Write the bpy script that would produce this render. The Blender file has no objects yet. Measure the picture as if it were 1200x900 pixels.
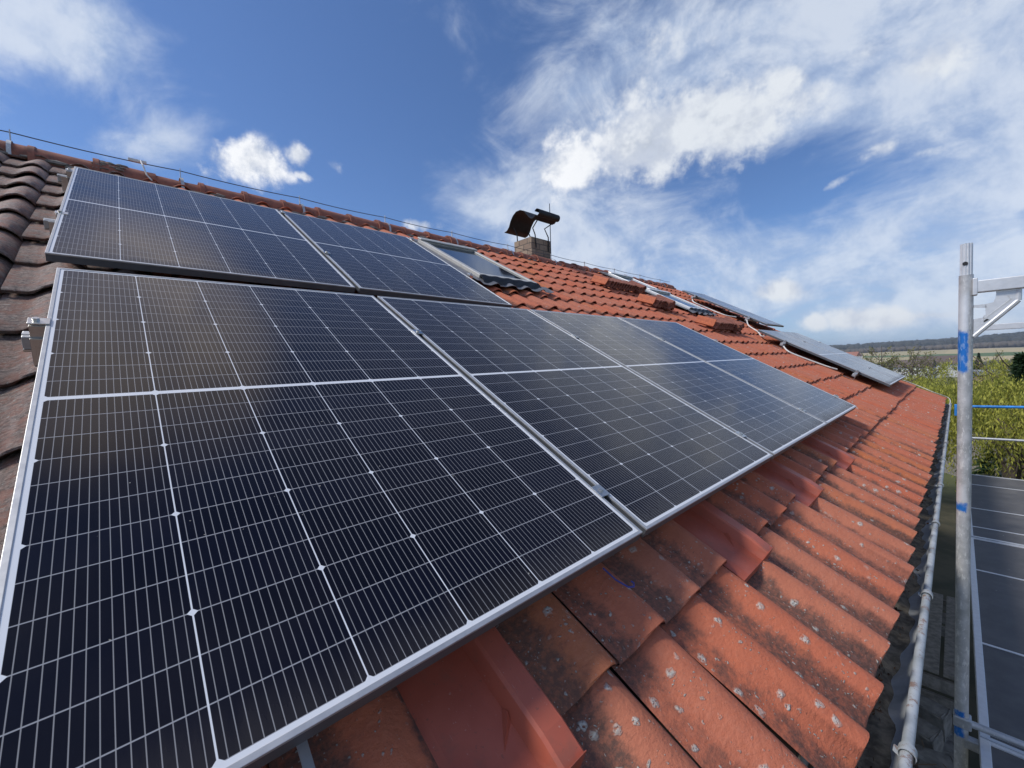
import bpy, bmesh, math, random
import numpy as np
from mathutils import Vector, Matrix
random.seed(7); rng = np.random.default_rng(11)
scn = bpy.context.scene; COL = scn.collection
R_ = math.radians
# ------------------------------------------------------------------ camera
F = Vector((-0.73135173, 0.68044062, -0.04610007)); RT = Vector((0.6819665, 0.73031733, -0.03947512)); UP = Vector((-0.0068072, 0.0603089, 0.99815655))
CP = Vector((2.11186793, 0.14717353, -0.39394054)); FPX = 486.562
cam = bpy.data.cameras.new("camera"); camo = bpy.data.objects.new("camera", cam); COL.objects.link(camo)
camo.matrix_world = Matrix(((RT.x, UP.x, -F.x, CP.x), (RT.y, UP.y, -F.y, CP.y), (RT.z, UP.z, -F.z, CP.z), (0, 0, 0, 1)))
cam.sensor_width = 36; cam.lens = FPX / 1200 * 36; cam.clip_start = 0.05; cam.clip_end = 20000
scn.camera = camo
# ------------------------------------------------------------------ light
SUN = Vector((-0.36, -0.52, 0.775)).normalized()
sun = bpy.data.lights.new("sun", 'SUN'); sun.energy = 2.2; sun.angle = R_(11.0); sun.color = (1.0, 0.95, 0.88)   # sun behind thin cloud
suno = bpy.data.objects.new("sun", sun); COL.objects.link(suno); suno.rotation_euler = SUN.to_track_quat('Z', 'Y').to_euler()
scn.view_settings.view_transform = 'Standard'; scn.view_settings.look = 'None'; scn.view_settings.gamma = 1.0
scn.view_settings.use_curve_mapping = False; scn.view_settings.exposure = 0.50
SKY = 0.085

# ------------------------------------------------------------------ node expression helper
class NT:
    def __init__(s, tree): s.t = tree; s.n = tree.nodes; s.l = tree.links
    def node(s, typ, **kw):
        n = s.n.new(typ)
        for k, v in kw.items(): setattr(n, k, v)
        return n
    def put(s, sock, v):
        if isinstance(v, X): s.l.new(v.s, sock)
        elif hasattr(v, 'is_linked'): s.l.new(v, sock)
        else:
            if isinstance(v, (tuple, list)) and sock.type == 'RGBA' and len(v) == 3: v = (*v, 1)
            sock.default_value = v
    def m(s, op, *a, clamp=False):
        n = s.node('ShaderNodeMath', operation=op, use_clamp=clamp)
        for i, v in enumerate(a): s.put(n.inputs[i], v)
        return X(s, n.outputs[0])
    def vm(s, op, *a, out=0):
        n = s.node('ShaderNodeVectorMath', operation=op)
        for i, v in enumerate(a): s.put(n.inputs[i], v)
        return X(s, n.outputs[out])
    def noise(s, vec, scale, detail=3, rough=0.55, dist=0.0, out=0):
        n = s.node('ShaderNodeTexNoise'); s.put(n.inputs['Vector'], vec)
        n.inputs['Scale'].default_value = scale; n.inputs['Detail'].default_value = detail
        n.inputs['Roughness'].default_value = rough; n.inputs['Distortion'].default_value = dist
        return X(s, n.outputs[out])
    def vor(s, vec, scale, rnd=1.0, feature='F1'):
        n = s.node('ShaderNodeTexVoronoi', feature=feature); s.put(n.inputs['Vector'], vec)
        n.inputs['Scale'].default_value = scale; n.inputs['Randomness'].default_value = rnd
        return X(s, n.outputs['Distance']), (X(s, n.outputs['Color']) if feature != 'DISTANCE_TO_EDGE' else None)
    def mix(s, f, a, b):
        n = s.node('ShaderNodeMix', data_type='RGBA'); s.put(n.inputs[0], f); s.put(n.inputs[6], a); s.put(n.inputs[7], b)
        return X(s, n.outputs[2])
    def ss(s, v, a, b):   # smoothstep a..b
        n = s.node('ShaderNodeMapRange', interpolation_type='SMOOTHSTEP')
        s.put(n.inputs[0], v); n.inputs[1].default_value = a; n.inputs[2].default_value = b
        return X(s, n.outputs[0])
    def xyz(s, v):
        n = s.node('ShaderNodeSeparateXYZ'); s.put(n.inputs[0], v); return [X(s, o) for o in n.outputs]
    def comb(s, x, y, z=0.0):
        n = s.node('ShaderNodeCombineXYZ'); s.put(n.inputs[0], x); s.put(n.inputs[1], y); s.put(n.inputs[2], z); return X(s, n.outputs[0])
    def scl(s, v, sx, sy, sz):
        return s.vm('MULTIPLY', v, (sx, sy, sz))
    def bump(s, h, strength=0.3, dist=0.01):
        n = s.node('ShaderNodeBump'); s.put(n.inputs['Height'], h); n.inputs['Strength'].default_value = strength
        n.inputs['Distance'].default_value = dist; return X(s, n.outputs[0])
class X:
    def __init__(s, nt, sock): s.nt = nt; s.s = sock
    def __add__(s, o): return s.nt.m('ADD', s, o)
    __radd__ = __add__
    def __sub__(s, o): return s.nt.m('SUBTRACT', s, o)
    def __rsub__(s, o): return s.nt.m('SUBTRACT', o, s)
    def __mul__(s, o): return s.nt.m('MULTIPLY', s, o)
    __rmul__ = __mul__
    def __truediv__(s, o): return s.nt.m('DIVIDE', s, o)

MATS = {}
def mat(name, fn=None, col=(0.5, 0.5, 0.5), rough=0.6, metal=0.0, var=0.12, scale=12.0, bump=0.0, spec=0.5):
    """Principled material; fn(nt, bsdf, P) may wire in its own procedural look (P = object coordinates)."""
    if name in MATS: return MATS[name]
    m = bpy.data.materials.new(name); m.use_nodes = True; nt = NT(m.node_tree); b = m.node_tree.nodes['Principled BSDF']
    P = X(nt, nt.node('ShaderNodeTexCoord').outputs['Object'])
    b.inputs['Base Color'].default_value = (*col, 1); b.inputs['Roughness'].default_value = rough; b.inputs['Metallic'].default_value = metal
    b.inputs['Specular IOR Level'].default_value = spec
    if fn: fn(nt, b, P)
    else:
        n = nt.noise(P, scale, 4, 0.6)
        f = nt.ss(n, 0.3, 0.7)
        nt.put(b.inputs['Base Color'], nt.mix(f, tuple(c * (1 - var) for c in col), tuple(min(1, c * (1 + var)) for c in col)))
        nt.put(b.inputs['Roughness'], n * 0.25 + (rough - 0.12))
        if bump: nt.put(b.inputs['Normal'], nt.bump(nt.noise(P, scale * 4, 3), bump, 0.004))
    MATS[name] = m; return m

# ------------------------------------------------------------------ world: sky + clouds
def px_dir(x, y): return (F + (x - 600) / FPX * RT - (y - 450) / FPX * UP)
def build_world():
    w = bpy.data.worlds.new("World"); scn.world = w; w.use_nodes = True
    t = w.node_tree; nt = NT(t); bg = t.nodes['Background']
    sky = nt.node('ShaderNodeTexSky', sky_type='NISHITA'); sky.sun_disc = False
    sky.sun_elevation = math.asin(SUN.z); sky.sun_rotation = math.atan2(SUN.x, SUN.y)
    sky.altitude = 400; sky.air_density = 1.0; sky.dust_density = 0.6; sky.ozone_density = 2.5
    D = X(nt, nt.node('ShaderNodeTexCoord').outputs['Generated'])
    dx, dy, dz = nt.xyz(D)
    zc = nt.m('MAXIMUM', dz, 0.0) + 0.12
    flat = nt.comb(dx / zc, dy / zc, 0.0)                         # a cloud layer seen from below
    n1 = nt.noise(nt.vm('MULTIPLY', flat, (1.0, 1.0, 1.0)), 1.6, 8, 0.62, 0.3)
    n2 = nt.noise(D, 7.0, 8, 0.60, 0.15)                            # crisp cumulus edges
    n3 = nt.noise(nt.vm('ADD', D, (0.018, 0.014, -0.034)), 7.0, 5, 0.60, 0.15)
    n4 = nt.noise(nt.vm('MULTIPLY', flat, (0.55, 1.7, 1.0)), 3.6, 7, 0.65, 0.5)
    # clouds: centre px, radius px (a along, b across), tilt deg (image), weight, kind
    blobs = [  # cumulus
        (285, 192, 62, 40, 3, 1.0), (352, 181, 21, 18, 0, 0.95), (391, 193, 26, 17, 20, 0.70), (357, 207, 17, 8, 15, .62), (325, 205, 40, 14, 10, .45), (490, 263, 36, 14, 5, 0.9),
        (672, 192, 72, 60, -8, 1.25), (745, 168, 115, 74, -12, 1.3), (845, 145, 140, 74, -8, 1.2), (930, 112, 100, 60, -8, 1.0), (700, 120, 90, 40, -10, .45), (1040, 70, 200, 60, -10, .5), (860, 50, 200, 50, 0, .42),
        (1030, 176, 60, 20, -22, 0.8), (1088, 178, 52, 16, -14, 0.7), (985, 212, 44, 10, -40, 0.55),
        (910, 341, 56, 18, -4, 0.95), (1020, 374, 110, 20, -3, 0.9), (955, 379, 34, 17, 0, 0.85), (1090, 370, 60, 12, -3, .8)]
    veils = [  # cirrus and thin sheets
        (85, 52, 190, 100, 8, 1.35), (175, 176, 130, 34, 6, 0.95), (60, 15, 150, 50, 0, 0.5), (205, 155, 50, 30, 10, .4),
        (800, 50, 300, 140, -5, 1.0), (1050, 60, 360, 140, -8, 1.3), (1190, 150, 230, 130, -10, 1.0), (760, 150, 190, 90, -12, .7), (950, 110, 180, 80, -8, .6),
        (600, 240, 150, 85, 10, 0.85), (720, 295, 230, 80, 5, 1.25), (900, 316, 330, 72, -6, 1.35), (1150, 275, 220, 92, -16, 1.35), (980, 340, 420, 60, -4, 1.2),
        (1150, 385, 420, 45, 0, 0.6), (520, 150, 80, 50, 0, .15), (255, 140, 60, 30, 0, .35), (600, 20, 220, 50, 0, 0.45), (680, 110, 120, 60, 0, .5)]
    def field(lst, gain):
        acc = None
        for (x, y, a, b, tl, wgt) in lst:
            c0 = px_dir(x, y); L = c0.length; c = c0.normalized()
            e1 = px_dir(x + 1, y) - px_dir(x - 1, y); e1 -= c * e1.dot(c); s1 = e1.length / 2 / L; e1.normalize()
            e2 = c.cross(e1); e2 = -e2 if e2.dot(UP) < 0 else e2
            q2 = px_dir(x, y + 1) - px_dir(x, y - 1); s2 = (q2 - c * q2.dot(c)).length / 2 / L
            th = R_(-tl); f1 = e1 * math.cos(th) + e2 * math.sin(th); f2 = -e1 * math.sin(th) + e2 * math.cos(th)
            u = nt.vm('DOT_PRODUCT', D, tuple(f1 / (a * s1)), out=1); v = nt.vm('DOT_PRODUCT', D, tuple(f2 / (b * s2)), out=1)
            cc = nt.vm('DOT_PRODUCT', D, tuple(c), out=1)
            r2 = nt.m('MULTIPLY', u * u + v * v, -1.9)
            d = nt.m('MULTIPLY', nt.m('EXPONENT', r2), nt.m('GREATER_THAN', cc, 0.0)) * wgt
            acc = d if acc is None else (nt.m('MAXIMUM', acc, d) if gain else nt.m('ADD', acc, d))
        return acc
    n5 = nt.noise(D, 21.0, 6, 0.62, 0.1)
    cum = field(blobs, True); vei = nt.m('MINIMUM', field(veils, False), 1.45)
    dens = cum * 0.92 + (n2 - 0.5) * 1.9 + (n5 - 0.5) * 0.95
    hard = nt.ss(dens, 0.30, 0.84) * nt.ss(cum, 0.02, 0.30) * 0.96
    n6 = nt.noise(nt.vm('MULTIPLY', D, (1.0, 1.0, 1.5)), 5.0, 8, 0.62, 0.6)
    soft = nt.ss(vei * 0.62 + (n6 - 0.5) * 1.5 + (n4 - 0.5) * 0.45, 0.22, 1.02) * nt.ss(vei, 0.0, 0.4) * 0.84
    # elsewhere in the sky (behind the camera, overhead): broken cloud by the same noises
    facing = nt.ss(nt.vm('DOT_PRODUCT', D, tuple(F.normalized()), out=1), -0.30, 0.05)
    back = nt.ss(n1, 0.44, 0.68) * 0.80
    # unseen warm veil added on the ridge side to tint the nearest panels' reflection
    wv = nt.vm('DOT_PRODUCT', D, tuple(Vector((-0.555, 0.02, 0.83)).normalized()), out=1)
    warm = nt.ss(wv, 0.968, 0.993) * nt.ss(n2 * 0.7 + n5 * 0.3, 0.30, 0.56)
    soft = nt.m('MAXIMUM', soft, back * (1.0 - facing))
    lit = nt.ss((n2 - n3) * 1.5 + (n5 - 0.5) * 0.35 + 0.5, 0.34, 0.64)
    core = nt.ss(dens, 0.75, 1.35)
    body = nt.mix(lit, nt.mix(core, (0.42, 0.46, 0.54), (0.33, 0.37, 0.44)), nt.mix(nt.ss(dx, -0.62, -0.35), (0.70, 0.71, 0.73), (0.56, 0.59, 0.63)))
    veilc = nt.mix(nt.ss(n6 * 0.6 + n5 * 0.4, 0.38, 0.62), (0.30, 0.38, 0.53), (0.51, 0.56, 0.64))
    veilc = nt.mix(facing, (0.80, 0.82, 0.86), veilc)
    skyc = nt.vm('SCALE', X(nt, sky.outputs[0])); skyc.s.node.inputs['Scale'].default_value = SKY
    skyc = nt.vm('MULTIPLY', skyc, (0.68, 0.84, 1.08))
    skyc = nt.mix((1.0 - nt.ss(dz, -0.02, 0.22)) * 0.75, skyc, (0.25, 0.36, 0.52))
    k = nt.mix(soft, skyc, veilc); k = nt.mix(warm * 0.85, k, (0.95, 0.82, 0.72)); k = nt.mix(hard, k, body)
    # the background strength stays the physical sky's; clouds are given in the same units
    fin = nt.vm('SCALE', k); fin.s.node.inputs['Scale'].default_value = 1.0 / SKY
    nt.put(bg.inputs[0], fin); bg.inputs[1].default_value = SKY
build_world()

# ------------------------------------------------------------------ object helpers
ev = Vector((math.cos(R_(29.0315)), 0, -math.sin(R_(29.0315)))); en = Vector((-ev.z, 0, ev.x)); eu = Vector((0, 1, 0))
def RP(u, v, h): return eu * u + ev * v + en * h                  # roof coordinates -> world
def roofM(u, v, h, rz=0.0, tilt=0.0):
    """local x along the ridge, local y up the slope, local z off the roof"""
    M = Matrix(((eu.x, -ev.x, en.x), (eu.y, -ev.y, en.y), (eu.z, -ev.z, en.z))).to_4x4()
    return Matrix.Translation(RP(u, v, h)) @ M @ Matrix.Rotation(rz, 4, 'Z') @ Matrix.Rotation(tilt, 4, 'X')
def link(name, data, parent=None, m=None):
    o = bpy.data.objects.new(name, data); COL.objects.link(o)
    if parent is not None: o.parent = parent
    if m is not None and data is not None: data.materials.append(m)
    return o
def tag(o, label=None, cat=None, group=None, kind=None):
    if label: o['label'] = label
    if cat: o['category'] = cat
    if group: o['group'] = group
    if kind: o['kind'] = kind
    return o
def thing(name, label, cat, M=None, group=None):
    o = link(name, None); tag(o, label, cat, group); o.empty_display_size = 0.2
    if M is not None: o.matrix_world = M
    return o
def copy_tree(o, parent=None):
    c = o.copy(); COL.objects.link(c)
    if parent is not None: c.parent = parent
    for ch in o.children: copy_tree(ch, c)
    return c
class MB:
    """collects shapes, then links them as ONE mesh"""
    def __init__(s): s.bm = bmesh.new()
    def box(s, lo, hi, M=None, bev=0.0):
        lo = Vector(lo); hi = Vector(hi)
        r = bmesh.ops.create_cube(s.bm, size=1.0); vs = r['verts']
        T = Matrix.Translation((lo + hi) / 2) @ Matrix.Diagonal((*(hi - lo), 1))
        bmesh.ops.transform(s.bm, matrix=T, verts=vs)
        if bev:
            es = list({e for v in vs for e in v.link_edges})
            rr = bmesh.ops.bevel(s.bm, geom=es, offset=bev, segments=2, affect='EDGES', profile=0.5)
            vs = list({v for f in rr['faces'] for v in f.verts} | {v for v in vs if v.is_valid})
        if M is not None: bmesh.ops.transform(s.bm, matrix=M, verts=vs)
        return s
    def tube(s, pts, r, seg=10, cap=True, radii=None):
        pts = [Vector(p) for p in pts]; rings = []; N = len(pts); prev = None
        for i, p in enumerate(pts):
            d = (pts[min(i + 1, N - 1)] - pts[max(i - 1, 0)]).normalized()
            if prev is None: a = d.orthogonal().normalized()
            else: a = (prev - d * prev.dot(d)).normalized()
            prev = a; b = d.cross(a); rr = radii[i] if radii else r
            rings.append([s.bm.verts.new(p + a * math.cos(2 * math.pi * k / seg) * rr + b * math.sin(2 * math.pi * k / seg) * rr) for k in range(seg)])
        for i in range(N - 1):
            for k in range(seg):
                s.bm.faces.new((rings[i][k], rings[i][(k + 1) % seg], rings[i + 1][(k + 1) % seg], rings[i + 1][k]))
        if cap: s.bm.faces.new(rings[0][::-1]); s.bm.faces.new(rings[-1])
        return s
    def prism(s, poly, d0, d1, ax=(Vector((1, 0, 0)), Vector((0, 0, 1)), Vector((0, 1, 0)))):
        """poly in (a,b) extruded along c from d0 to d1"""
        A, B, C = ax
        lo = [s.bm.verts.new(A * p[0] + B * p[1] + C * d0) for p in poly]; hi = [s.bm.verts.new(A * p[0] + B * p[1] + C * d1) for p in poly]
        n = len(poly)
        for i in range(n): s.bm.faces.new((lo[i], lo[(i + 1) % n], hi[(i + 1) % n], hi[i]))
        s.bm.faces.new(lo[::-1]); s.bm.faces.new(hi); return s
    def sheet(s, rows):
        g = [[s.bm.verts.new(p) for p in r] for r in rows]
        for i in range(len(g) - 1):
            for j in range(len(g[0]) - 1): s.bm.faces.new((g[i][j], g[i][j + 1], g[i + 1][j + 1], g[i + 1][j]))
        return s
    def thick(s, rows, t):
        """sheet with thickness: rows of points plus the same pushed by vector t"""
        t = Vector(t); a = [[s.bm.verts.new(Vector(p)) for p in r] for r in rows]; b = [[s.bm.verts.new(Vector(p) + t) for p in r] for r in rows]
        n, m = len(a), len(a[0])
        for i in range(n - 1):
            for j in range(m - 1):
                s.bm.faces.new((a[i][j], a[i][j + 1], a[i + 1][j + 1], a[i + 1][j])); s.bm.faces.new((b[i][j], b[i + 1][j], b[i + 1][j + 1], b[i][j + 1]))
        for i in range(n - 1):
            s.bm.faces.new((a[i][0], a[i + 1][0], b[i + 1][0], b[i][0])); s.bm.faces.new((a[i][m - 1], b[i][m - 1], b[i + 1][m - 1], a[i + 1][m - 1]))
        for j in range(m - 1):
            s.bm.faces.new((a[0][j], b[0][j], b[0][j + 1], a[0][j + 1])); s.bm.faces.new((a[n - 1][j], a[n - 1][j + 1], b[n - 1][j + 1], b[n - 1][j]))
        return s
    def build(s, name, m, parent=None, smooth=False, M=None):
        bmesh.ops.recalc_face_normals(s.bm, faces=s.bm.faces)
        me = bpy.data.meshes.new(name); s.bm.to_mesh(me); s.bm.free()
        if smooth:
            for p in me.polygons: p.use_smooth = True
            me.set_sharp_from_angle(angle=R_(40))
        o = link(name, me, parent, m)
        if M is not None: o.matrix_world = M
        return o
def raw_mesh(name, verts, faces, m=None, parent=None, smooth=False):
    """fast numpy mesh of quads (faces Nx4) or tris (Nx3)"""
    verts = np.asarray(verts, dtype=np.float32); faces = np.asarray(faces, dtype=np.int32); k = faces.shape[1]
    me = bpy.data.meshes.new(name); me.vertices.add(len(verts)); me.vertices.foreach_set('co', verts.ravel())
    me.loops.add(faces.size); me.loops.foreach_set('vertex_index', faces.ravel())
    me.polygons.add(len(faces)); me.polygons.foreach_set('loop_start', np.arange(0, faces.size, k, dtype=np.int32))
    if smooth: me.polygons.foreach_set('use_smooth', np.ones(len(faces), dtype=bool))
    me.update(calc_edges=True); me.validate()
    return link(name, me, parent, m)

# ------------------------------------------------------------------ materials
def m_tile(nt, b, P):
    uvn = nt.node('ShaderNodeUVMap'); uvn.uv_map = 'uv'; uv = X(nt, uvn.outputs[0])
    at = nt.node('ShaderNodeAttribute'); at.attribute_name = 'tile'; rnd, hgt, age = nt.xyz(X(nt, at.outputs['Color']))
    at2 = nt.node('ShaderNodeAttribute'); at2.attribute_name = 'tile2'; r2, ends, low = nt.xyz(X(nt, at2.outputs['Color']))
    big = nt.noise(uv, 2.2, 4, 0.6); mid = nt.noise(uv, 17, 8, 0.74); fine = nt.noise(uv, 90, 4, 0.7); st = nt.noise(nt.scl(uv, 0.75, 1.0, 1), 75, 8, 0.82)
    c = nt.mix(rnd, (0.52, 0.135, 0.062), (0.48, 0.165, 0.092))
    c = nt.mix(nt.ss(r2, 0.80, 0.98) * 0.6, c, (0.50, 0.15, 0.04))
    c = nt.mix(nt.ss(mid, 0.35, 0.75) * 0.5, c, (0.33, 0.095, 0.055))
    c = nt.mix(nt.ss(fine, 0.45, 0.8) * 0.35, c, (0.50, 0.19, 0.11))
    c = nt.mix(nt.ss(nt.noise(uv, 5.0, 3), 0.64, 0.78) * nt.ss(ends, 0.55, 1.0) * 0.75, c, (0.55, 0.22, 0.05))
    # weathered tiles: brown with streaks
    old = nt.mix(nt.ss(st, 0.35, 0.68), (0.075, 0.058, 0.050), (0.46, 0.35, 0.30))
    old = nt.mix(nt.ss(mid, 0.44, 0.62) * 0.75, old, (0.36, 0.16, 0.11)); old = nt.mix(nt.ss(nt.noise(uv, 110, 4, 0.7), 0.56, 0.68) * 0.7, old, (0.50, 0.42, 0.37))
    c = nt.mix(age, c, old)
    # soot and moss dirt in the pans, in flecks on the rolls
    dm = (r2 - 0.5) * 0.26 - 0.03 + (0.62 - hgt) * 0.62 + mid * 0.95 + (st - 0.5) * 0.35 + (big - 0.5) * 0.55 + low * 0.10 + (1.0 - nt.ss(ends, 0.08, 0.34)) * 0.12
    dirt = nt.ss(dm, 0.62, 0.92) * 0.88 * (0.55 + nt.ss(nt.noise(uv, 70, 4, 0.7), 0.35, 0.6) * 0.45)
    c = nt.mix(dirt * (1.0 - age * 0.6), c, (0.085, 0.058, 0.048))
    spk = nt.ss(nt.noise(uv, 160, 3, 0.7), 0.62, 0.70) * nt.ss(nt.noise(uv, 9, 3), 0.42, 0.6)
    c = nt.mix(spk * 0.75, c, (0.05, 0.035, 0.03))
    # pale lichen: small rosettes of unequal size, in colonies
    w = nt.vm('ADD', uv, nt.vm('SCALE', X(nt, nt.noise(uv, 55, 2, out=1).s)))
    w.s.node.inputs[1].links[0].from_node.inputs['Scale'].default_value = 0.018
    def lich(sc, cut, lo, hi, colony):
        d, cc = nt.vor(w, sc); rr, gg, bb = nt.xyz(cc)
        size = nt.ss(rr, cut, 1.0) * 0.34
        disk = nt.ss(size - d, 0.0, 0.05); ring = nt.m('SUBTRACT', 1.0, nt.ss(nt.m('ABSOLUTE', size * 0.45 - d), 0.0, 0.12) * 0.55)
        return disk * nt.ss(nt.noise(uv, colony, 3, 0.6), lo, hi) * ring * nt.ss(nt.noise(uv, 150, 2), 0.28, 0.5)
    l1 = lich(26, 0.40, 0.40, 0.54, 4.0) * (0.35 + low * 0.65); l2 = lich(70, 0.35, 0.44, 0.58, 6.5) * (0.30 + low * 0.7)
    l3 = lich(120, 0.30, 0.46, 0.58, 9.0) * (0.2 + low * 0.8); l = nt.m('MAXIMUM', nt.m('MAXIMUM', l1, l2), l3)
    c = nt.mix(l * 0.9, c, nt.mix(nt.ss(fine, .3, .7), (0.40, 0.40, 0.36), (0.62, 0.62, 0.56)))
    nt.put(b.inputs['Base Color'], c)
    nt.put(b.inputs['Roughness'], 0.62 + dirt * 0.2)
    nt.put(b.inputs['Normal'], nt.bump(mid * 0.6 + fine * 0.5 + l * 0.5 + st * age * 1.6, 0.9, 0.007))
M_TILE = mat('clay_tile', m_tile, spec=0.35)
def m_plain_tile(nt, b, P):
    mid = nt.noise(P, 14, 6, 0.68); fine = nt.noise(P, 90, 4, 0.7)
    c = nt.mix(nt.ss(mid, 0.32, 0.72), (0.34, 0.12, 0.075), (0.20, 0.075, 0.05)); c = nt.mix(nt.ss(fine, 0.55, 0.8) * 0.4, c, (0.33, 0.2, 0.15))
    c = nt.mix(nt.ss(nt.noise(P, 3.5, 5, 0.7), 0.55, 0.75) * 0.75, c, (0.09, 0.06, 0.05))
    nt.put(b.inputs['Base Color'], c); nt.put(b.inputs['Normal'], nt.bump(mid + fine * 0.4, 0.5, 0.006))
M_RIDGE = mat('ridge_clay', m_plain_tile, rough=0.75)
def m_fresh(nt, b, P):
    n = nt.noise(P, 25, 5, 0.6); nt.put(b.inputs['Base Color'], nt.mix(nt.ss(n, 0.35, 0.7), (0.55, 0.15, 0.06), (0.42, 0.11, 0.05)))
    nt.put(b.inputs['Normal'], nt.bump(n, 0.25, 0.004))
M_FRESH = mat('fresh_clay', m_fresh, rough=0.7)
def m_redmetal(nt, b, P):
    n = nt.noise(P, 7, 3); f = nt.noise(P, 60, 3); s = nt.ss(nt.noise(P, 130, 2), 0.70, 0.76)
    g = nt.noise(P, 12, 6, 0.7); scr = nt.ss(nt.noise(nt.scl(P, 6.0, 0.6, 1), 40, 4, 0.7), 0.66, 0.70)
    c = nt.mix(nt.ss(n, .3, .7), (0.36, 0.080, 0.045), (0.44, 0.110, 0.065)); c = nt.mix(s * 0.6 + scr * 0.3, c, (0.52, 0.33, 0.27))
    c = nt.mix(nt.ss(g, 0.52, 0.72) * 0.45, c, (0.22, 0.09, 0.06)); c = nt.mix(nt.ss(nt.noise(P, 85, 3, 0.7), 0.62, 0.72) * 0.5, c, (0.13, 0.07, 0.05))
    nt.put(b.inputs['Base Color'], c); nt.put(b.inputs['Roughness'], 0.33 + f * 0.15 + g * 0.12); nt.put(b.inputs['Normal'], nt.bump(n + g * 0.25, 0.22, 0.004))
M_REDM = mat('painted_red_metal', m_redmetal)
PW, PH = 1.134, 1.762; MS = 0.0163; MT = 0.0170
def m_cells(nt, b, P):
    """module face: 6 x 24 cells under glass (local x to the right, y = -distance from the top edge)"""
    x, y, z = nt.xyz(P); yv = nt.m('MULTIPLY', y, -1.0)
    cw = (PW - 2 * MS) / 6; ch = (PH - 2 * MT) / 2 / 12; mid = PH / 2
    gx = (x - MS) / cw; fx = nt.m('FRACT', gx)
    dx = nt.m('MINIMUM', fx, 1.0 - fx) * cw                       # distance to the nearest column line
    ym = nt.m('ABSOLUTE', yv - mid) - 0.0065
    gy = ym / ((PH / 2 - MT - 0.0065) / 12); fy = nt.m('FRACT', gy); dy = nt.m('MINIMUM', fy, 1.0 - fy) * ch
    fy3 = nt.m('FRACT', gy / 3.0); dy3 = nt.m('MINIMUM', fy3, 1.0 - fy3) * (ch * 3)
    col = 1.0 - nt.ss(dx, 0.0007, 0.0015); row = 1.0 - nt.ss(dy, 0.0006, 0.0013)
    dia = 1.0 - nt.ss(dx + dy3, 0.0062, 0.0074); cen = nt.m('LESS_THAN', ym, 0.0)
    inx = nt.m('MINIMUM', x - MS, nt.m('SUBTRACT', PW - MS, x)); iny = nt.m('MINIMUM', yv - MT, nt.m('SUBTRACT', PH - MT, yv))
    out = nt.m('LESS_THAN', nt.m('MINIMUM', inx, iny), 0.0)
    white = nt.m('MAXIMUM', nt.m('MAXIMUM', col, dia), nt.m('MAXIMUM', cen, out))
    # 14 silver wires a cell
    nb = 14.6; bx = nt.m('FRACT', fx * nb - (nb - 14) / 2); db = nt.m('ABSOLUTE', bx - 0.5) * (cw / nb)
    edge = nt.m('MINIMUM', fx, 1.0 - fx) * nb
    wire = (1.0 - nt.ss(db, 0.00035, 0.00085)) * nt.m('GREATER_THAN', edge, (nb - 14) / 2 + 0.1)
    ix = nt.m('FLOOR', gx); iy = nt.m('FLOOR', (yv - MT) / (ch * 1))
    wn = nt.node('ShaderNodeTexWhiteNoise', noise_dimensions='3D'); oi = nt.node('ShaderNodeObjectInfo')
    nt.put(wn.inputs['Vector'], nt.comb(ix, iy, X(nt, oi.outputs['Random'])))
    cr = X(nt, wn.outputs['Value'])
    cell = nt.mix(cr, (0.0018, 0.0024, 0.0075), (0.0036, 0.0045, 0.012))
    c = nt.mix(row * 0.75, cell, (0.40, 0.41, 0.44)); c = nt.mix(wire * 0.8, c, (0.30, 0.30, 0.31)); c = nt.mix(white, c, (0.70, 0.72, 0.75))
    # film of dust, a few specks
    dust = nt.ss(nt.noise(P, 2.3, 5, 0.6), 0.35, 0.75); c = nt.mix(dust * 0.012 + 0.001, c, (0.55, 0.47, 0.40))
    spk = nt.ss(nt.noise(P, 75, 1), 0.79, 0.82); c = nt.mix(spk * 0.6, c, (0.5, 0.48, 0.42))
    low = nt.ss(yv + (nt.noise(nt.scl(P, 1, 0.15, 1), 35, 4, 0.7) - 0.5) * 0.10, PH - 0.10, PH - 0.005); c = nt.mix(low * 0.035, c, (0.42, 0.36, 0.28))
    nt.put(b.inputs['Base Color'], c)
    nt.put(b.inputs['Roughness'], 0.085 + dust * 0.10 + low * 0.2); b.inputs['IOR'].default_value = 1.30
    b.inputs['Sheen Weight'].default_value = 0.05; b.inputs['Sheen Roughness'].default_value = 0.45; b.inputs['Sheen Tint'].default_value = (0.85, 0.72, 0.62, 1)
    nt.put(b.inputs['Normal'], nt.bump(nt.noise(P, 1.6, 2), 0.03, 0.02))
M_CELL = mat('solar_cells', m_cells)
M_ALU = mat('anodised_aluminium', col=(0.50, 0.505, 0.51), rough=0.45, metal=0.6, var=0.06, scale=30)
M_ALU_SHADE = mat('shaded_frame_side', col=(0.12, 0.128, 0.14), rough=0.45, metal=0.4, var=0.08, scale=30)  # frame aluminium again, shade of the sides put into a darker colour
M_BACK = mat('module_back', col=(0.30, 0.30, 0.31), rough=0.6)
M_STEEL = mat('stainless_steel', col=(0.62, 0.61, 0.58), rough=0.30, metal=0.95, var=0.08, scale=40)
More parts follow.
